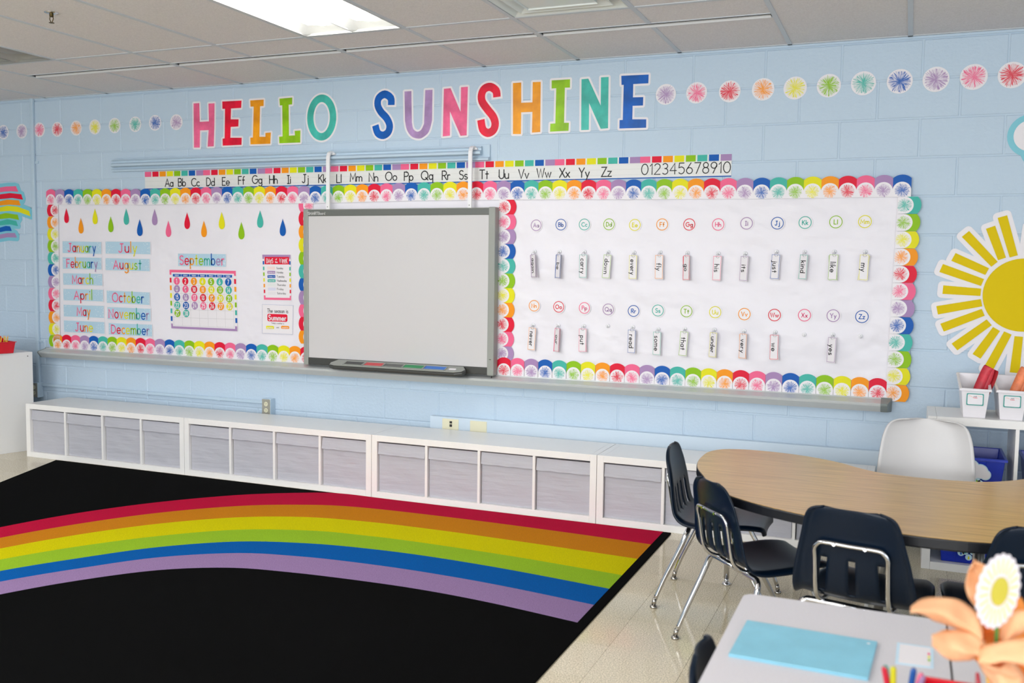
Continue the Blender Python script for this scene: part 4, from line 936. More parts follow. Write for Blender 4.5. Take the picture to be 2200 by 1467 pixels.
for i, (nm, c) in enumerate([('red', (206, 22, 66)), ('orange', (218, 138, 28)), ('yellow', (226, 216, 8)), ('green', (160, 202, 48)), ('blue', (10, 98, 178)), ('purple', (162, 132, 178))]):
    P = BD[i]+BD[i+1][::-1]
    MB().slab([(x-ox, y-oy) for x, y in P], .0074, .0082+.00002*i).build('rainbow_stripe', mat('rug_'+nm, c, .95, spec=.04, bump=1.0, bscale=900, var=.09, vscale=260), t)
# ================================================================== LEFT CABINET + CADDY
ax, ay = .093, -.268; d1 = Vector((-.308, -.951)); d2 = Vector((-.951, .308)); hc = .742
ang = math.atan2(.308, -.951)-math.pi
t = thing('cabinet', 'white cabinet cut by the left edge of the photo, beside the low shelves', 'cabinet', (ax, ay, 0), (0, 0, math.atan2(-.308, .951)))
cw_ = mat('cabinet_white', (222, 222, 222), .3)
MB().box((-.02, -.62, 0), (0, 0, hc)).build('side_panel', cw_, t, bevel=.001)
MB().box((-.80, -.62, 0), (-.78, 0, hc)).build('side_panel', cw_, t, bevel=.001)
MB().box((-.78, -.62, hc-.02), (-.02, 0, hc)).build('top_panel', cw_, t, bevel=.001)
MB().box((-.78, -.012, .0), (-.02, -.002, hc-.02)).build('back_panel', cw_, t)
for s in (0, 1):
    d = MB().box((-.778+.38*s, -.618, .06), (-.402+.38*s, -.6, hc-.024)).build('door', cw_, t, bevel=.001); MB().tube([(-.44+.08*s, -.63, .3), (-.44+.08*s, -.63, .42)], .005).build('handle', chrome, d)
MB().box((-.778, -.58, 0), (-.022, -.56, .06)).build('plinth', cw_, t)
MB().disc(0, 0, .004, 0, n=10).v
m = MB(); m.lathe([(.004, 0), (.004, .001)], (0, 0, 0), n=10); m.v = [(.0+z, -.035+x, hc-.03+y) for x, y, z in m.v]; m.build('screw_cap', dkh, t)
redp = mat('red_plastic', (206, 14, 36), .25, spec=.5)
def caddy_bin(m, x0, x1, y0, y1, h, fl=.012):
    f = fl; T_ = .003
    def ring(a, z): return [(x0-a, y0-a, z), (x1+a, y0-a, z), (x1+a, y1+a, z), (x0-a, y1+a, z)]
    v = ring(0, 0)+ring(f, h)+ring(f+.006, h)+ring(f+.006, h-.004); v += ring(-T_, T_)+ring(f-T_, h+.001)
    fs = [(3, 2, 1, 0)]
    for i in range(4):
        j = (i+1) % 4; fs += [(i, j, 4+j, 4+i), (12+i, 12+j, 8+j, 8+i), (8+i, 8+j, 20+j, 20+i), (20+i, 20+j, 16+j, 16+i)]
    fs.append((16, 17, 18, 19)); m.add(v, fs)
cx, cy = -.06, -.475
t = thing('supply_caddy', 'red plastic supply caddy on the white cabinet at the left edge', 'caddy', (cx, cy, hc), (0, 0, -.3))
m = MB(); caddy_bin(m, .008, .10, -.10, .10, .085); m.build('compartment', redp, t, bevel=.002)
m = MB(); caddy_bin(m, -.10, -.008, -.10, .10, .085); m.build('compartment', redp, t, bevel=.002)
hp = [(y, z) for y, z in [(-.08, .0), (.08, .0), (.075, .1), (.05, .125), (.02, .135), (-.02, .135), (-.05, .125), (-.075, .1)]]
m = MB().add([(-.006, y, z) for y, z in hp]+[(.006, y, z) for y, z in hp], [tuple(range(7, -1, -1)), tuple(range(8, 16))]+[(i, (i+1) % 8, (i+1) % 8+8, i+8) for i in range(8)]); m.build('carry_handle', redp, t, bevel=.003)
py = mat('pencil_yellow', (238, 190, 40), .35); pw = mat('pencil_wood', (224, 184, 130), .6); pg = mat('pencil_graphite', (50, 48, 48), .4); ferr = mat('pencil_ferrule', (190, 190, 170), .3, metal=1); ers = mat('eraser_pink', (230, 130, 140), .7)
def pencil_meshes():
    a = MB().lathe([(.0037, 0), (.0037, .155)], n=6).mesh('barrel', py); b = MB().lathe([(.0037, .155), (.001, .172)], n=6).mesh('sharpened_tip', pw)
    c = MB().lathe([(.001, .172), (.0002, .176)], n=5).mesh('lead', pg); d = MB().lathe([(.004, -.012), (.004, 0)], n=8).mesh('ferrule', ferr); e = MB().lathe([(.0035, -.02), (.0035, -.012)], n=8).mesh('eraser', ers)
    return [('barrel', a), ('sharpened_tip', b), ('lead', c), ('ferrule', d), ('eraser', e)]
PM = pencil_meshes()
ca, sa = math.cos(-.3), math.sin(-.3)
for i in range(9):
    lx, ly = .03+.05*(i % 3)/2+random.uniform(-.004, .004), -.06+.12*(i//3)/2+random.uniform(-.01, .01)
    o = thing('pencil', 'yellow pencil standing in the caddy on the cabinet, %s row, %s' % (('front', 'middle', 'back')[i//3], ('left', 'centre', 'right')[i % 3]), 'pencil', (cx+lx*ca-ly*sa, cy+lx*sa+ly*ca, hc+.0235), (random.uniform(-.16, .16), random.uniform(-.1, .2), 0), 'pencils in the caddy on the cabinet')
    o.scale = (1, 1, .62)
    for n_, me in PM: put(n_, me, o)
# ================================================================== RIGHT CUBE SHELF
RX, RY0, RY1, RH, RW = 6.255, -.575, -.205, .745, .77
t = thing('cube_shelf', 'open white two-by-two cube shelf at the right edge holding blue bins', 'shelf', (RX+RW/2, 0, 0)); L = RW/2
MB().box((-L, RY0, 0), (-L+.038, RY1, RH)).build('side_panel', sw, t, bevel=.0012)
MB().box((L-.038, RY0, 0), (L, RY1, RH)).build('side_panel', sw, t, bevel=.0012)
MB().box((-L+.0385, RY0, RH-.038), (L-.0385, RY1, RH)).build('top_panel', sw, t, bevel=.0012)
MB().box((-L+.0385, RY0, 0), (L-.0385, RY1, .038)).build('bottom_panel', sw, t, bevel=.0012)
MB().box((-.008, RY0+.002, .038), (.008, RY1, RH-.038)).build('divider', sw, t, bevel=.001)
for s in (-1, 1): MB().box((min(s*.008, s*(L-.038)), RY0+.002, .366), (max(s*.008, s*(L-.038)), RY1, .382)).build('shelf_board', sw, t, bevel=.001)
bluep = mat('blue_plastic', (6, 44, 172), .28, spec=.5)
def drop2(h, cx, cz): return [(cx+x, cz+z) for x, z in drop(h)]
for (cxx, zz, lab) in ((-.178, .3825, 'upper left'), (.184, .3825, 'upper right'), (-.178, .0385, 'lower left'), (.184, .0385, 'lower right')):
    b = thing('plastic_bin', 'deep blue plastic bin in the %s cube of the right-hand shelf' % lab, 'bin', (RX+L+cxx, RY0+.02, zz), group='blue bins in the right-hand shelf')
    w, h, dd = .118, .175, .30; m = MB()
    def ring(a, z, y0=0): return [(-w-a, .02-a+y0, z), (w+a, .02-a+y0, z), (w+a, dd+a, z), (-w-a, dd+a, z)]
    v = ring(0, 0)+ring(.018, h)+ring(.028, h)+ring(.028, h-.012)+ring(-.003, .003)+ring(.0155, h)
    fs = [(3, 2, 1, 0), (16, 17, 18, 19)]
    for i in range(4):
        j = (i+1) % 4; fs += [(i, j, 4+j, 4+i), (12+i, 12+j, 8+j, 8+i), (8+i, 8+j, 20+j, 20+i), (20+i, 20+j, 16+j, 16+i)]
    m.add(v, fs); m.build('bin_body', bluep, b, bevel=.003)
    MB().add([(-.055, .016, .006), (.055, .016, .006), (.055, -.006, h-.014), (-.055, -.006, h-.014), (-.055, .022, .006), (.055, .022, .006), (.055, .004, h-.014), (-.055, .004, h-.014)], [(0, 1, 2, 3), (0, 3, 7, 4), (1, 5, 6, 2), (3, 2, 6, 7), (0, 4, 5, 1)]).build('front_rib', bluep, b, bevel=.002)
    st = MB(); y = -.0095; fc = MB(); dx = .0
    for i, (x, z, r) in enumerate([(-.045, .105, .03), (-.012, .128, .036), (.03, .112, .032), (-.005, .1, .03), (.052, .098, .022), (-.06, .098, .02)]):
        st.disc(x+dx, z, r+.004, y-.00003*i, n=20, th=.003); fc.disc(x+dx, z, r, y-.0006-.00003*i, n=20)
    for x, z in ((-.034, .056), (.032, .056), (0, .038), (.018, .066), (-.016, .064)): st.disc(x, z, .015, y-.0002, n=14, th=.0025)
    st.build('cloud_sticker', mat('sticker_blue', (186, 218, 232), .4), b); fc.build('cloud_face', WHITE, b)
    for (x, z), c in zip(((-.034, .056), (.032, .056), (0, .038), (.018, .066), (-.016, .064)), ('blue', 'red', 'yellow', 'green', 'teal')): MB().flat(drop2(.018, x, z), y-.0006).build('raindrop', ink(c), b)
# white book bins on top
whp = mat('white_plastic', (232, 228, 232), .3); tealr = mat('label_teal', (28, 150, 140), .4)
for k, (xa, nm, col, c2_) in enumerate(((6.409, 'left', (196, 44, 60), (170, 6, 24)), (6.566, 'right', (240, 130, 84), (236, 84, 24)))):
    b = thing('book_bin', 'white open-top bin with a teal-edged label, %s one on the right-hand shelf' % nm, 'bin', (xa+.047, -.535, RH), group='white bins on the right-hand shelf')
    w = .0475; Y = .26; zf, zb_ = .138, .185; m = MB()
    a = [(-w, 0, 0), (w, 0, 0), (w, Y, 0), (-w, Y, 0)]; c_ = [(-w-.014, -.01, zf), (w+.014, -.01, zf), (w+.02, Y+.02, zb_), (-w-.02, Y+.02, zb_)]
    i_ = [(-w+.003, .003, .003), (w-.003, .003, .003), (w-.003, Y-.003, .003), (-w+.003, Y-.003, .003)]; j_ = [(-w-.011, -.007, zf), (w+.011, -.007, zf), (w+.017, Y+.017, zb_), (-w-.017, Y+.017, zb_)]
    o_ = [(-w-.021, -.017, zf+.001), (w+.021, -.017, zf+.001), (w+.026, Y+.026, zb_), (-w-.026, Y+.026, zb_)]; l_ = [(x, y, z-.009) for x, y, z in o_]
    fs = [(3, 2, 1, 0), (8, 9, 10, 11)]
    for i in range(4):
        j = (i+1) % 4; fs += [(i, j, 4+j, 4+i), (8+j, 8+i, 12+i, 12+j), (12+i, 12+j, 16+j, 16+i), (16+i, 16+j, 20+j, 20+i), (4+i, 4+j, 20+j, 20+i)]
    m.add(a+c_+i_+j_+o_+l_, fs); m.build('bin_body', whp, b, bevel=.002)
    lb = MB().prism(rrect(.073, .056, .004, 0, .088), -.0105, -.002).build('label_card', tealr, b); lf = MB().flat(rrect(.065, .048, .005, 0, .088), -.0112).build('label_face', WHITE, b)
    lb.rotation_euler = lf.rotation_euler = (0, 0, 0)
    m = MB(); text(m, 'word', .005, 0, .1035, .0009, -.0116); m.build('label_lettering', BLACK, lf); m = MB(); text(m, 'families', .0045, 0, .097, .0008, -.0116); m.build('label_subtitle', ink('red'), lf)
    m = MB()
    for i, c in enumerate(['red', 'orange', 'yellow', 'teal']): m.disc(-.026+.004*i, .105-.0005*i*i, .0013, -.0116, n=6); m.disc(.012+.005*i, .106-.0012*i, .0013, -.0116, n=6)
    m.build('label_dots', ink('orange'), lf)
    # folded paper strips standing in the bin
    sx0 = xa+.047; st = thing('paper_strips', 'folded loop of %s paper strips leaning out of the %s white bin' % (['dark red', 'orange'][k], nm), 'paper', (sx0+.0, -.45, RH+.004))
    m = MB(); pr = [(-.016, 0, 0), (.012, 0, .09), (.045, -.0, .19), (.062, 0, .228), (.070, 0, .222), (.058, .0, .17), (.026, 0, .08), (.0, 0, 0)]
    P = []
    for i, (x, y, z) in enumerate(catmull(pr, 3)):
        P.append([(x-.024, y+.006, z+.012), (x-.008, y-.004, z+.004), (x+.012, y-.012, z-.006)])
    m.grid(P); m.build('strip', mat('strip_paper_%d' % k, col, .5, var=.12, vscale=30), st, solid=.0008, smooth=True)
    m = MB(); P = []
    for i, (x, y, z) in enumerate(catmull([(a+.012, b_+.006, c*.97) for a, b_, c in pr[3:]], 3)):
        P.append([(x-.02, y+.012, z+.01), (x+.018, y-.01, z-.006)])
    m.grid(P); m.build('strip', mat('strip_paper_in_%d' % k, c2_, .5), st, solid=.0008)
# ================================================================== KIDNEY TABLE
KX, KZ = 6.262, .61
KN = [(-.004,-1.420),(-.10,-1.412),(-.196,-1.387),(-.28,-1.325),(-.35,-1.254),(-.45,-1.185),(-.574,-1.137),(-.70,-1.118),(-.80,-1.125),(-.88,-1.165),(-.922,-1.25),(-.930,-1.36),(-.925,-1.48),(-.900,-1.62),(-.85,-1.755),(-.785,-1.92),(-.704,-2.05),(-.56,-2.16),(-.392,-2.245),(-.25,-2.31),(-.115,-2.345),(0,-2.352)]
full_ = KN+[(-x, y) for x, y in KN[-2:0:-1]]
outline = catmull(full_, 4, closed=True)
t = thing('kidney_table', 'kidney-shaped oak laminate table with a black edge and pale metal legs', 'table', (KX, -1.7, 0))
outline = [(x, y+1.7) for x, y in outline]
oak = mat('oak_laminate', (206, 166, 116), .28, spec=.5)
n, l = oak.node_tree.nodes, oak.node_tree.links; b = n['Principled BSDF']
tc = n.new('ShaderNodeTexCoord'); mp = n.new('ShaderNodeMapping'); mp.inputs['Scale'].default_value = (1.2, 38, 1); l.new(tc.outputs['Object'], mp.inputs[0])
ns = n.new('ShaderNodeTexNoise'); ns.inputs['Scale'].default_value = 3.2; ns.inputs['Detail'].default_value = 6; ns.inputs['Distortion'].default_value = .35; l.new(mp.outputs[0], ns.inputs['Vector'])
rp = n.new('ShaderNodeValToRGB'); rp.color_ramp.elements[0].position = .33; rp.color_ramp.elements[1].position = .62
rp.color_ramp.elements[0].color = lin((174, 134, 82)); rp.color_ramp.elements[1].color = lin((214, 174, 110)); l.new(ns.outputs['Fac'], rp.inputs[0]); l.new(rp.outputs[0], b.inputs['Base Color'])
blk = mat('black_edge_rubber', (22, 24, 30), .35)
def inset(P, d):
    o = []; N = len(P)
    ar = sum(P[i][0]*P[(i+1) % N][1]-P[(i+1) % N][0]*P[i][1] for i in range(N)); s = 1 if ar > 0 else -1
    for i in range(N):
        a, c = P[i-1], P[(i+1) % N]; dx, dy = c[0]-a[0], c[1]-a[1]; q = math.hypot(dx, dy); o.append((P[i][0]-dy/q*d*s, P[i][1]+dx/q*d*s))
    return o
MB().slab(inset(outline, .003), KZ-.001, KZ+.0005).build('laminate_top', oak, t)
MB().slab(outline, KZ-.036, KZ-.0012).build('edge_band', blk, t, bevel=.004)
MB().slab(inset(outline, .07), KZ-.055, KZ-.0362).build('apron', mat('apron_black', (28, 30, 34), .4), t)
legm = mat('leg_grey_metal', (128, 126, 122), .3, metal=.6)
for x, y in ((-.83, .48), (.83, .48), (-.17, -.22), (.150, -.22)):
    lg = MB().tube([(x*.985, y*.98, KZ-.055), (x, y, .20)], .0165, n=12).build('leg', legm, t, smooth=True)
    MB().tube([(x, y, .21), (x, y, .03)], .0125, n=12).build('leg_insert', chrome, lg, smooth=True)
    MB().lathe([(.009, .012), (.009, .03)], (x, y, 0), n=12).lathe([(.019, 0), (.02, .006), (.014, .013)], (x, y, 0), n=14).build('glide', chrome, lg, smooth=True)
# ================================================================== SCHOOL CHAIRS
navy = mat('navy_plastic', (3, 20, 38), .33, spec=.28, bump=.12, bscale=300)
def chair(label, x, y, rot, s=1.0, slots=3, round_=.5, group='navy school chairs'):
    t = thing('school_chair', label, 'chair', (x, y, 0), (0, 0, rot), group); t.scale = (s, s, s)
    prof = [(.212, .340, .130), (.208, .362, .146), (.19, .377, .158), (.12, .381, .176), (.04, .374, .188), (-.04, .37, .188), (-.09, .371, .187), (-.125, .38, .185), (-.148, .402, .183), (-.158, .435, .179), (-.165, .475, .172), (-.172, .52, .163), (-.182, .565, .152), (-.192, .605, .143), (-.198, .630, .136), (-.202, .648, .126), (-.204, .659, .110), (-.205, .665, .086)]
    if round_ > .7: prof[-6:] = [(-.186, .585, .150), (-.194, .615, .140), (-.200, .642, .122), (-.204, .658, .098), (-.206, .667, .06)]
    pf = catmull(prof, 3); nx = 32; P = []
    for i, (py_, pz, pw_) in enumerate(pf):
        row = []
        back_ = min(1, max(0, (pz-.40)/.08)); top = i/len(pf)
        a, b_ = pf[max(0, i-1)], pf[min(len(pf)-1, i+1)]; ty, tz = b_[0]-a[0], b_[1]-a[1]; q = math.hypot(ty, tz) or 1; ny, nz = -tz/q, ty/q   # toward underside/back
        for j in range(nx+1):
            u = -1+2*j/nx; xx = pw_*u
            d = .016*(1-u*u)*(1 if back_ > 0 else .8)+(.013*max(0, (abs(u)-.88)/.12)**1.5)
            if back_ == 0 and pz < .39: d = .010*(1-u*u)+(.014*max(0, (abs(u)-.86)/.14)**1.5)
            if back_ > 0 and top > .5 and slots == 3 and abs(u) < .7: pass
            row.append((xx, py_-ny*0+(-abs(ny)*d if back_ > 0 else ny*d), pz-(abs(nz)*d if nz < 0 or back_ == 0 else 0)*(1-back_)))
        P.append(row)
    n_ = len(P)
    cent = {3: [8, 16, 24], 4: [7, 13, 19, 25]}[slots]
    def skip(i, j):
        z = P[i][nx//2][2]; yy = P[i][nx//2][1]
        return yy < -.128 and .385 < z < .50 and any(c-1 <= j < c+1 for c in cent)
    MB().grid(P, 0, skip).build('seat_shell', navy, t, smooth=True, solid=.0065)
    r = .0072
    tp = [(-.09, .06, .345), (-.1, -.04, .347), (-.104, -.12, .352), (-.106, -.158, .372), (-.106, -.180, .41), (-.106, -.197, .5), (-.106, -.204, .532), (-.096, -.208, .548), (-.078, -.21, .556), (0, -.212, .556)]
    full = catmull(tp+[(-x_, y_, z_) for x_, y_, z_ in tp[-2::-1]], 3)
    MB().tube(full, r, n=8).build('back_frame', chrome, t, smooth=True)
    for e in (-.045, .045): MB().tube([(e, -.222, .556), (e, -.2, .556)], .0055, n=8).build('bolt', chrome, t)
    for sg, yt, yfo, nm in ((-1, -.105, -.228, 'rear'), (1, .085, .228, 'front')):
        zt2 = .338
        pp = [(-.2, yfo, .035), (-.19, yfo*.86, .12), (-.182, yt+(yfo-yt)*.22, .26), (-.176, yt+(yfo-yt)*.06, .312), (-.158, yt, .333), (-.13, yt, zt2), (0, yt, zt2)]
        cc = catmull(pp+[(-a, b2, c) for a, b2, c in pp[-2::-1]], 3); mid = len(cc)//2
        MB().tube(cc[:mid+1], .0, rr=[.0088+.0026*min(1, i/8) for i in range(mid+1)], n=10).build('leg', chrome, t, smooth=True)
        MB().tube(cc[mid:], .0, rr=[.0088+.0026*min(1, (len(cc)-1-mid-i)/8) for i in range(len(cc)-mid)], n=10).build('leg', chrome, t, smooth=True)
        for sx2 in (-1, 1):
            MB().tube([(sx2*.2, yfo, .040), (sx2*.2035, yfo*1.02, .014)], .0092, n=12).lathe([(.0145, 0), (.016, .004), (.014, .010), (.006, .014)], (sx2*.2035, yfo*1.02, 0), n=14).build('glide', mat('glide_steel', (170, 166, 160), .25, metal=1), t, smooth=True)
    return t
chair('navy plastic school chair at the left end of the kidney table, farthest back', 5.432, -1.445, -1.56, slots=4, round_=.9)
chair('navy plastic school chair at the left front of the kidney table, seen half from behind', 5.672, -1.962, -.88, slots=4, round_=.9)
chair('navy plastic school chair tucked under the middle of the kidney table, back toward the camera', 6.058, -2.251, -.215, 1.05, slots=3, round_=.4)
chair('navy plastic school chair cut by the right edge of the photo, behind the paper flower', 6.495, -2.23, .24, 1.05, slots=3, round_=.6)
chair('dark navy school chair mostly hidden behind the left side of the grey desk', 5.954, -3.52, -R90, .92, slots=4, round_=.9)
# white shell chair
t = thing('shell_chair', 'white moulded shell chair behind the kidney table', 'chair', (6.25, -1.08, 0), (0, 0, math.pi+.02))
whs = mat('white_shell', (200, 198, 198), .35)
prof = [(.24, .415, .16), (.235, .435, .19), (.20, .45, .215), (.10, .448, .23), (0, .44, .235), (-.08, .438, .235), (-.14, .455, .235), (-.17, .50, .235), (-.182, .56, .232), (-.19, .62, .226), (-.20, .68, .216), (-.208, .722, .202), (-.212, .746, .186), (-.214, .760, .164), (-.215, .768, .134), (-.2155, .772, .085)]
pf = catmull(prof, 4); P = []
for i, (py_, pz, pw_) in enumerate(pf):
    bk = min(1, max(0, (pz-.45)/.1)) if i > 20 else 0
    P.append([(pw_*u, py_+bk*.045*abs(u)**2.4-(.0), pz+(1-bk)*.04*abs(u)**3*(1 if i > 6 else i/6)) for u in [-1+2*j/28 for j in range(29)]])
P = [[(x*.86, y, z) for x, y, z in r] for r in P]
MB().grid(P).build('seat_shell', whs, t, smooth=True, solid=.006)
for sx2 in (-1, 1):
    for fy in (-.19, .2): MB().tube([(sx2*.13, fy*.45, .432), (sx2*.216, fy*.7, .33), (sx2*.22, fy, .0)], .011, n=10, rr=[.014, .012, .009]).build('leg', mat('leg_white_metal', (224, 222, 220), .3), t, smooth=True)
MB().tube([(-.115, -.1, .39), (.115, .1, .39)], .006).tube([(.115, -.1, .39), (-.115, .1, .39)], .006).build('cross_brace', chrome, t)
# ================================================================== GREY DESKS
lam = mat('grey_laminate', (206, 203, 208), .35, spec=.4, var=.03, vscale=300); dkm = mat('desk_edge', (176, 174, 178), .4)
DZ = .61
for k, (x0, lab) in enumerate(((5.788, 'pale grey student desk at the bottom right with a light blue folder on it'), (6.262, 'pale grey student desk at the bottom right corner, under the orange paper flower'))):
    x1 = x0+.4725; y0, y1 = -3.735, -3.115; cx, cy = (x0+x1)/2, (y0+y1)/2
    t = thing('student_desk', lab, 'desk', (cx, cy, 0), group='student desks')
    MB().slab(rrect(x1-x0-.001, y1-y0, .028), DZ-.022, DZ-.0005, ).build('edge_band', dkm, t, bevel=.004)
    MB().slab(rrect(x1-x0-.005, y1-y0-.004, .027), DZ-.001, DZ).build('desktop', lam, t)
    MB().box((-.19, -.25, DZ-.14), (.19, .25, DZ-.132)).box((-.19, -.25, DZ-.132), (-.186, .25, DZ-.022)).box((.186, -.25, DZ-.132), (.19, .25, DZ-.022)).box((-.186, .246, DZ-.132), (.186, .25, DZ-.022)).build('book_box', mat('desk_steel_grey', (120, 120, 124), .4, metal=.4), t)
    for sx2 in (-1, 1):
        for sy2 in (-1, 1): MB().tube([(sx2*.17, sy2*.24, DZ-.14), (sx2*.195, sy2*.27, .012)], .0125, n=10).lathe([(.018, 0), (.018, .012)], (sx2*.195, sy2*.27, 0)).build('leg', chrome, t, smooth=True)
# folder
q = [FP(1605, 1332, DZ+.006), FP(1885, 1378, DZ+.006), FP(1865, 1457, DZ+.006), FP(1565, 1405, DZ+.006)]
cx = sum(a for a, b in q)/4; cy = sum(b for a, b in q)/4
t = thing('folder', 'light blue folder lying on the grey desk', 'folder', (cx, cy, DZ), (0, 0, 0))
cyan = mat('folder_cyan', (126, 190, 212), .4, var=.03, vscale=12)
MB().slab([(a-cx, b-cy) for a, b in q], .0002, .003).build('back_cover', cyan, t, bevel=.001)
MB().slab([(a-cx, b-cy) for a, b in q], .0042, .0068).build('front_cover', cyan, t, bevel=.001)
qs = [(.985*(a-cx), .97*(b-cy)) for a, b in q]; MB().slab(qs, .003, .0042).build('papers', WHITE, t)
a, b = FP(1866, 1382, DZ+.007); MB().slab([(a-cx+.004*math.cos(i), b-cy+.004*math.sin(i)) for i in range(6)], .0068, .0071).build('corner_mark', WHITE, t)
# name card
q = [FP(1930, 1382, DZ), FP(2003, 1392, DZ), FP(2003, 1435, DZ), FP(1926, 1425, DZ)]; cx = sum(a for a, b in q)/4; cy = sum(b for a, b in q)/4
t = thing('name_card', 'white name card with a pale blue edge lying on the right-hand desk seam', 'card', (cx, cy, DZ))
MB().slab([((a-cx)*1.08, (b-cy)*1.06) for a, b in q], .0001, .001).build('border', mat('card_pale_blue', (196, 222, 238), .4), t); MB().slab([((a-cx)*.9, (b-cy)*.92) for a, b in q], .001, .0013).build('card_face', WHITE, t)
for i, c in enumerate(('pink', 'yellow', 'green')): MB().slab([(.028+dx, .018-.018*i+dy) for dx, dy in ((-.0025, -.006), (.0025, -.006), (.0025, .006), (-.0025, .006))], .0013, .0015).build('coloured_mark', ink(c), t)
# foreground caddy
kx, ky = 6.225, -3.80
t = thing('supply_caddy', 'red plastic caddy with markers and pencils at the bottom edge of the photo', 'caddy', (kx, ky, DZ), (0, 0, 0))
m = MB(); caddy_bin(m, -.02, .050, -.075, .045, .105, .006); m.build('compartment', redp, t, bevel=.002)
m = MB(); caddy_bin(m, .072, .15, -.075, .045, .105, .006); m.build('compartment', redp, t, bevel=.002)
MB().box((.0575, -.07, .0), (.0645, .062, .125)).build('carry_handle', redp, t, bevel=.003)
# third desk pair facing, carries the caddy (outside the frame)
for k, x0 in enumerate((5.788, 6.262)):
    t = thing('student_desk', 'pale grey student desk below the bottom edge of the photo, %s one' % ('left', 'right')[k], 'desk', (x0+.236, -4.047, 0), group='student desks')
    MB().slab(rrect(.4715, .62, .028), DZ-.022, DZ-.0005).build('edge_band', dkm, t, bevel=.004); MB().slab(rrect(.4675, .616, .027), DZ-.001, DZ).build('desktop', lam, t)
    for sx2 in (-1, 1):
        for sy2 in (-1, 1): MB().tube([(sx2*.17, sy2*.24, DZ-.022), (sx2*.195, sy2*.27, .0)], .0125, n=10).build('leg', chrome, t, smooth=True)
# markers in a small clear-white cup beside the caddy
cupx, cupy = kx-.062, ky+.012
t = thing('marker_cup', 'small white cup of markers left of the red caddy at the bottom edge', 'cup', (cupx, cupy, DZ))
MB().lathe([(.024, 0), (.029, .085), (.027, .085), (.022, .004)], n=24).build('cup_body', whp, t, smooth=True)
mk = [('teal', -.012, .008, -.18, .10), ('blue', .006, .012, .16, .05), ('yellow', -.010, -.006, -.05, -.1), ('pink', .008, -.004, .28, 0), ('purple', .0, -.012, .42, -.1), ('red', -.004, .0, -.3, 0)]
for c, x, y, rx, ry in mk:
    b = thing('marker', '%s-capped marker pen leaning in the white cup at the bottom edge' % c, 'marker', (cupx+x, cupy+y, DZ+.008), (ry*.5, rx*.7, 0), 'markers in the white cup')
    MB().lathe([(.0045, 0), (.0045, .085)], n=12).build('barrel', WHITE, b, smooth=False); MB().lathe([(.0052, .085), (.0052, .118), (.003, .122)], n=12).build('cap', mat('marker_'+c, tuple(v*.8 for v in PAL[c]), .3), b)
for i in range(6):
    o = thing('pencil', 'yellow pencil in the foreground red caddy, %s row, %s' % (('front', 'back')[i//3], ('left', 'centre', 'right')[i % 3]), 'pencil', (kx+.082+.012*(i % 3)+.01, ky-.01+.02*(i//3), DZ+.024), (-.05, -.16+.05*i, 0), 'pencils in the foreground caddy')
    for n_, me in PM[:2]+PM[3:]:
        put(n_, me, o)
    o.scale = (1, 1, .8)
# tissue flower
fy = -3.85
f0 = hit(2145, 1330, 1, fy)
t = thing('paper_flower', 'orange tissue-paper flower with a white and yellow paper daisy on the front', 'paper flower', f0)
def tissue(nm, c):
    m = mat(nm, c, .85, spec=.15, bump=.5, bscale=30); n, l = m.node_tree.nodes, m.node_tree.links; b = n['Principled BSDF']; o = n['Material Output']
    tr = n.new('ShaderNodeBsdfTranslucent'); tr.inputs[0].default_value = lin(c); mx = n.new('ShaderNodeMixShader'); mx.inputs[0].default_value = .42
    l.new(b.outputs[0], mx.inputs[1]); l.new(tr.outputs[0], mx.inputs[2]); l.new(mx.outputs[0], o.inputs['Surface']); return m
ot = tissue('orange_tissue', (255, 212, 168)); ot_shaded = tissue('shaded_orange_tissue', (255, 178, 92))  # one orange paper; shade of inner and back petals put into the deeper tone
def fq(x, y): p = hit(1850+x/2.56, 1117+y/2.56, 1, fy); return (p.x-f0.x, p.z-f0.z)
PT = [  # edge a, edge b (both from base to tip), depth, bulge, material
 ([(650,540),(600,470),(580,400),(592,340),(630,298)], [(820,500),(800,420),(760,340),(700,292),(640,290)], .035, .03, ot),
 ([(670,600),(650,520),(560,440),(480,406),(340,404),(272,425)], [(655,650),(580,612),(480,575),(400,530),(345,480),(272,435)], .0, -.03, ot),
 ([(680,640),(600,590),(520,566),(440,556),(384,545)], [(650,720),(600,735),(520,735),(440,690),(385,600)], -.02, -.03, ot),
 ([(760,640),(780,560),(830,488),(900,465),(980,470)], [(800,660),(900,600),(960,560),(1010,520),(1010,490)], .0, -.03, ot),
 ([(630,690),(640,650),(700,615),(800,590),(930,560),(1010,590)], [(640,715),(720,715),(800,712),(900,730),(980,720),(1030,680)], -.04, -.035, ot),
 ([(640,720),(650,770),(700,840),(740,920),(790,990)], [(760,700),(840,760),(880,830),(880,920),(860,990)], -.03, -.025, ot),
 ([(640,700),(760,800),(800,880),(840,950),(900,1000)], [(760,690),(880,700),(960,760),(1000,860),(1010,960)], .0, .02, ot_shaded),
 ([(600,800),(585,700),(600,600),(680,520),(760,470)], [(1010,1000),(1010,860),(1000,740),(960,600),(900,480)], .035, -.01, ot_shaded),
 ([(700,900),(690,840),(640,760),(630,700)], [(860,1000),(900,900),(880,800),(800,700)], -.01, -.03, ot),
 ([(560,570),(600,600),(640,650),(660,700)], [(640,560),(700,600),(760,640),(740,700)], .012, .01, ot_shaded),
 ([(520,735),(560,745),(620,740),(660,715)], [(520,715),(560,700),(610,690),(650,690)], .004, .0, ot_shaded)]
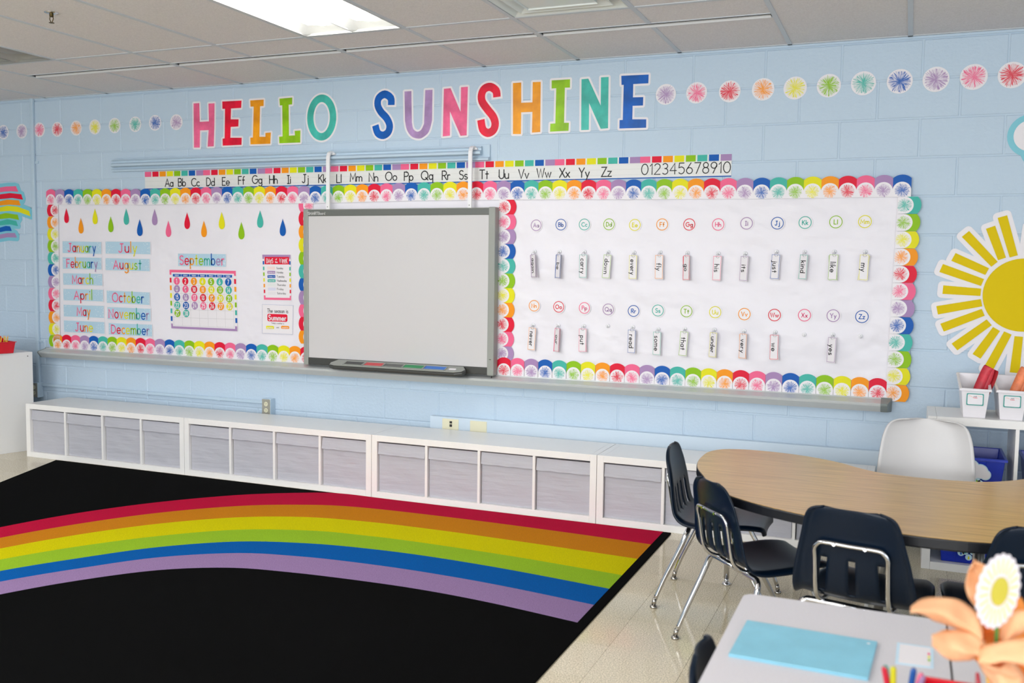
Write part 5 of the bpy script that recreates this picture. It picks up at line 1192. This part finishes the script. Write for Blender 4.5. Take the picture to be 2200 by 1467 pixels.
for k, (ea, eb, dp, bg, mt) in enumerate(PT):
    A1, B1 = catmull([fq(*q) for q in ea], 4), catmull([fq(*q) for q in eb], 4)
    n = 17
    def rs(P, u): 
        f = u*(len(P)-1); i = min(int(f), len(P)-2); f -= i; return (P[i][0]*(1-f)+P[i+1][0]*f, P[i][1]*(1-f)+P[i+1][1]*f)
    P = []
    for i in range(n):
        u = i/(n-1); a_, b_ = rs(A1, u), rs(B1, u); row = []
        for j in range(11):
            v = j/10; x = a_[0]*(1-v)+b_[0]*v; z = a_[1]*(1-v)+b_[1]*v
            d = dp+bg*math.sin(math.pi*v)-.05*u*u*(1 if dp <= 0 else -.4)+.004*math.sin(v*11+k*2+u*7)+.003*math.sin(u*17+v*5+k); row.append((x, d, z))
        P.append(row)
    MB().grid(P).build('tissue_petal', mt, t, smooth=True, solid=.0006)
dx, dz_ = hit(2146, 1270, 1, fy-.07).x-f0.x, hit(2146, 1270, 1, fy-.07).z-f0.z; N = 22; yb_ = -.07
dz = MB(); ry_ = MB(); R_ = .060; pl = []
for i in range(N*6):
    a_ = 2*math.pi*i/(N*6); r_ = R_*(1-.075*(1-abs(math.sin(a_*N/2)))); pl.append((r_*math.cos(a_), r_*math.sin(a_)))
for i in range(N):
    a_ = 2*math.pi*(i+.5)/N; ry_.stroke([(.030*math.cos(a_), .030*math.sin(a_)), (.051*math.cos(a_), .051*math.sin(a_))], .0045, -.0007)
ZR = math.radians(54); YR = math.radians(-8)
for bld, nm, mt in ((MB().prism(pl, 0, .0012), 'daisy_petals', mat('daisy_white', (236, 228, 234), .6)), (ry_, 'daisy_ray_lines', mat('daisy_pale_yellow', (240, 228, 160), .6)), (MB().disc(0, 0, .0225, -.0024, n=28, th=.0012), 'daisy_centre', mat('daisy_yellow', (206, 192, 62), .5))):
    bld.build(nm, mt, t, (dx, yb_, dz_), (0, YR, ZR))
MB().tube([(dx, yb_+.004, dz_-.02), (.0, .01, -.1), (.0, .02, -.30)], .003).build('stem', mat('stem_green', (70, 130, 60), .5), t)
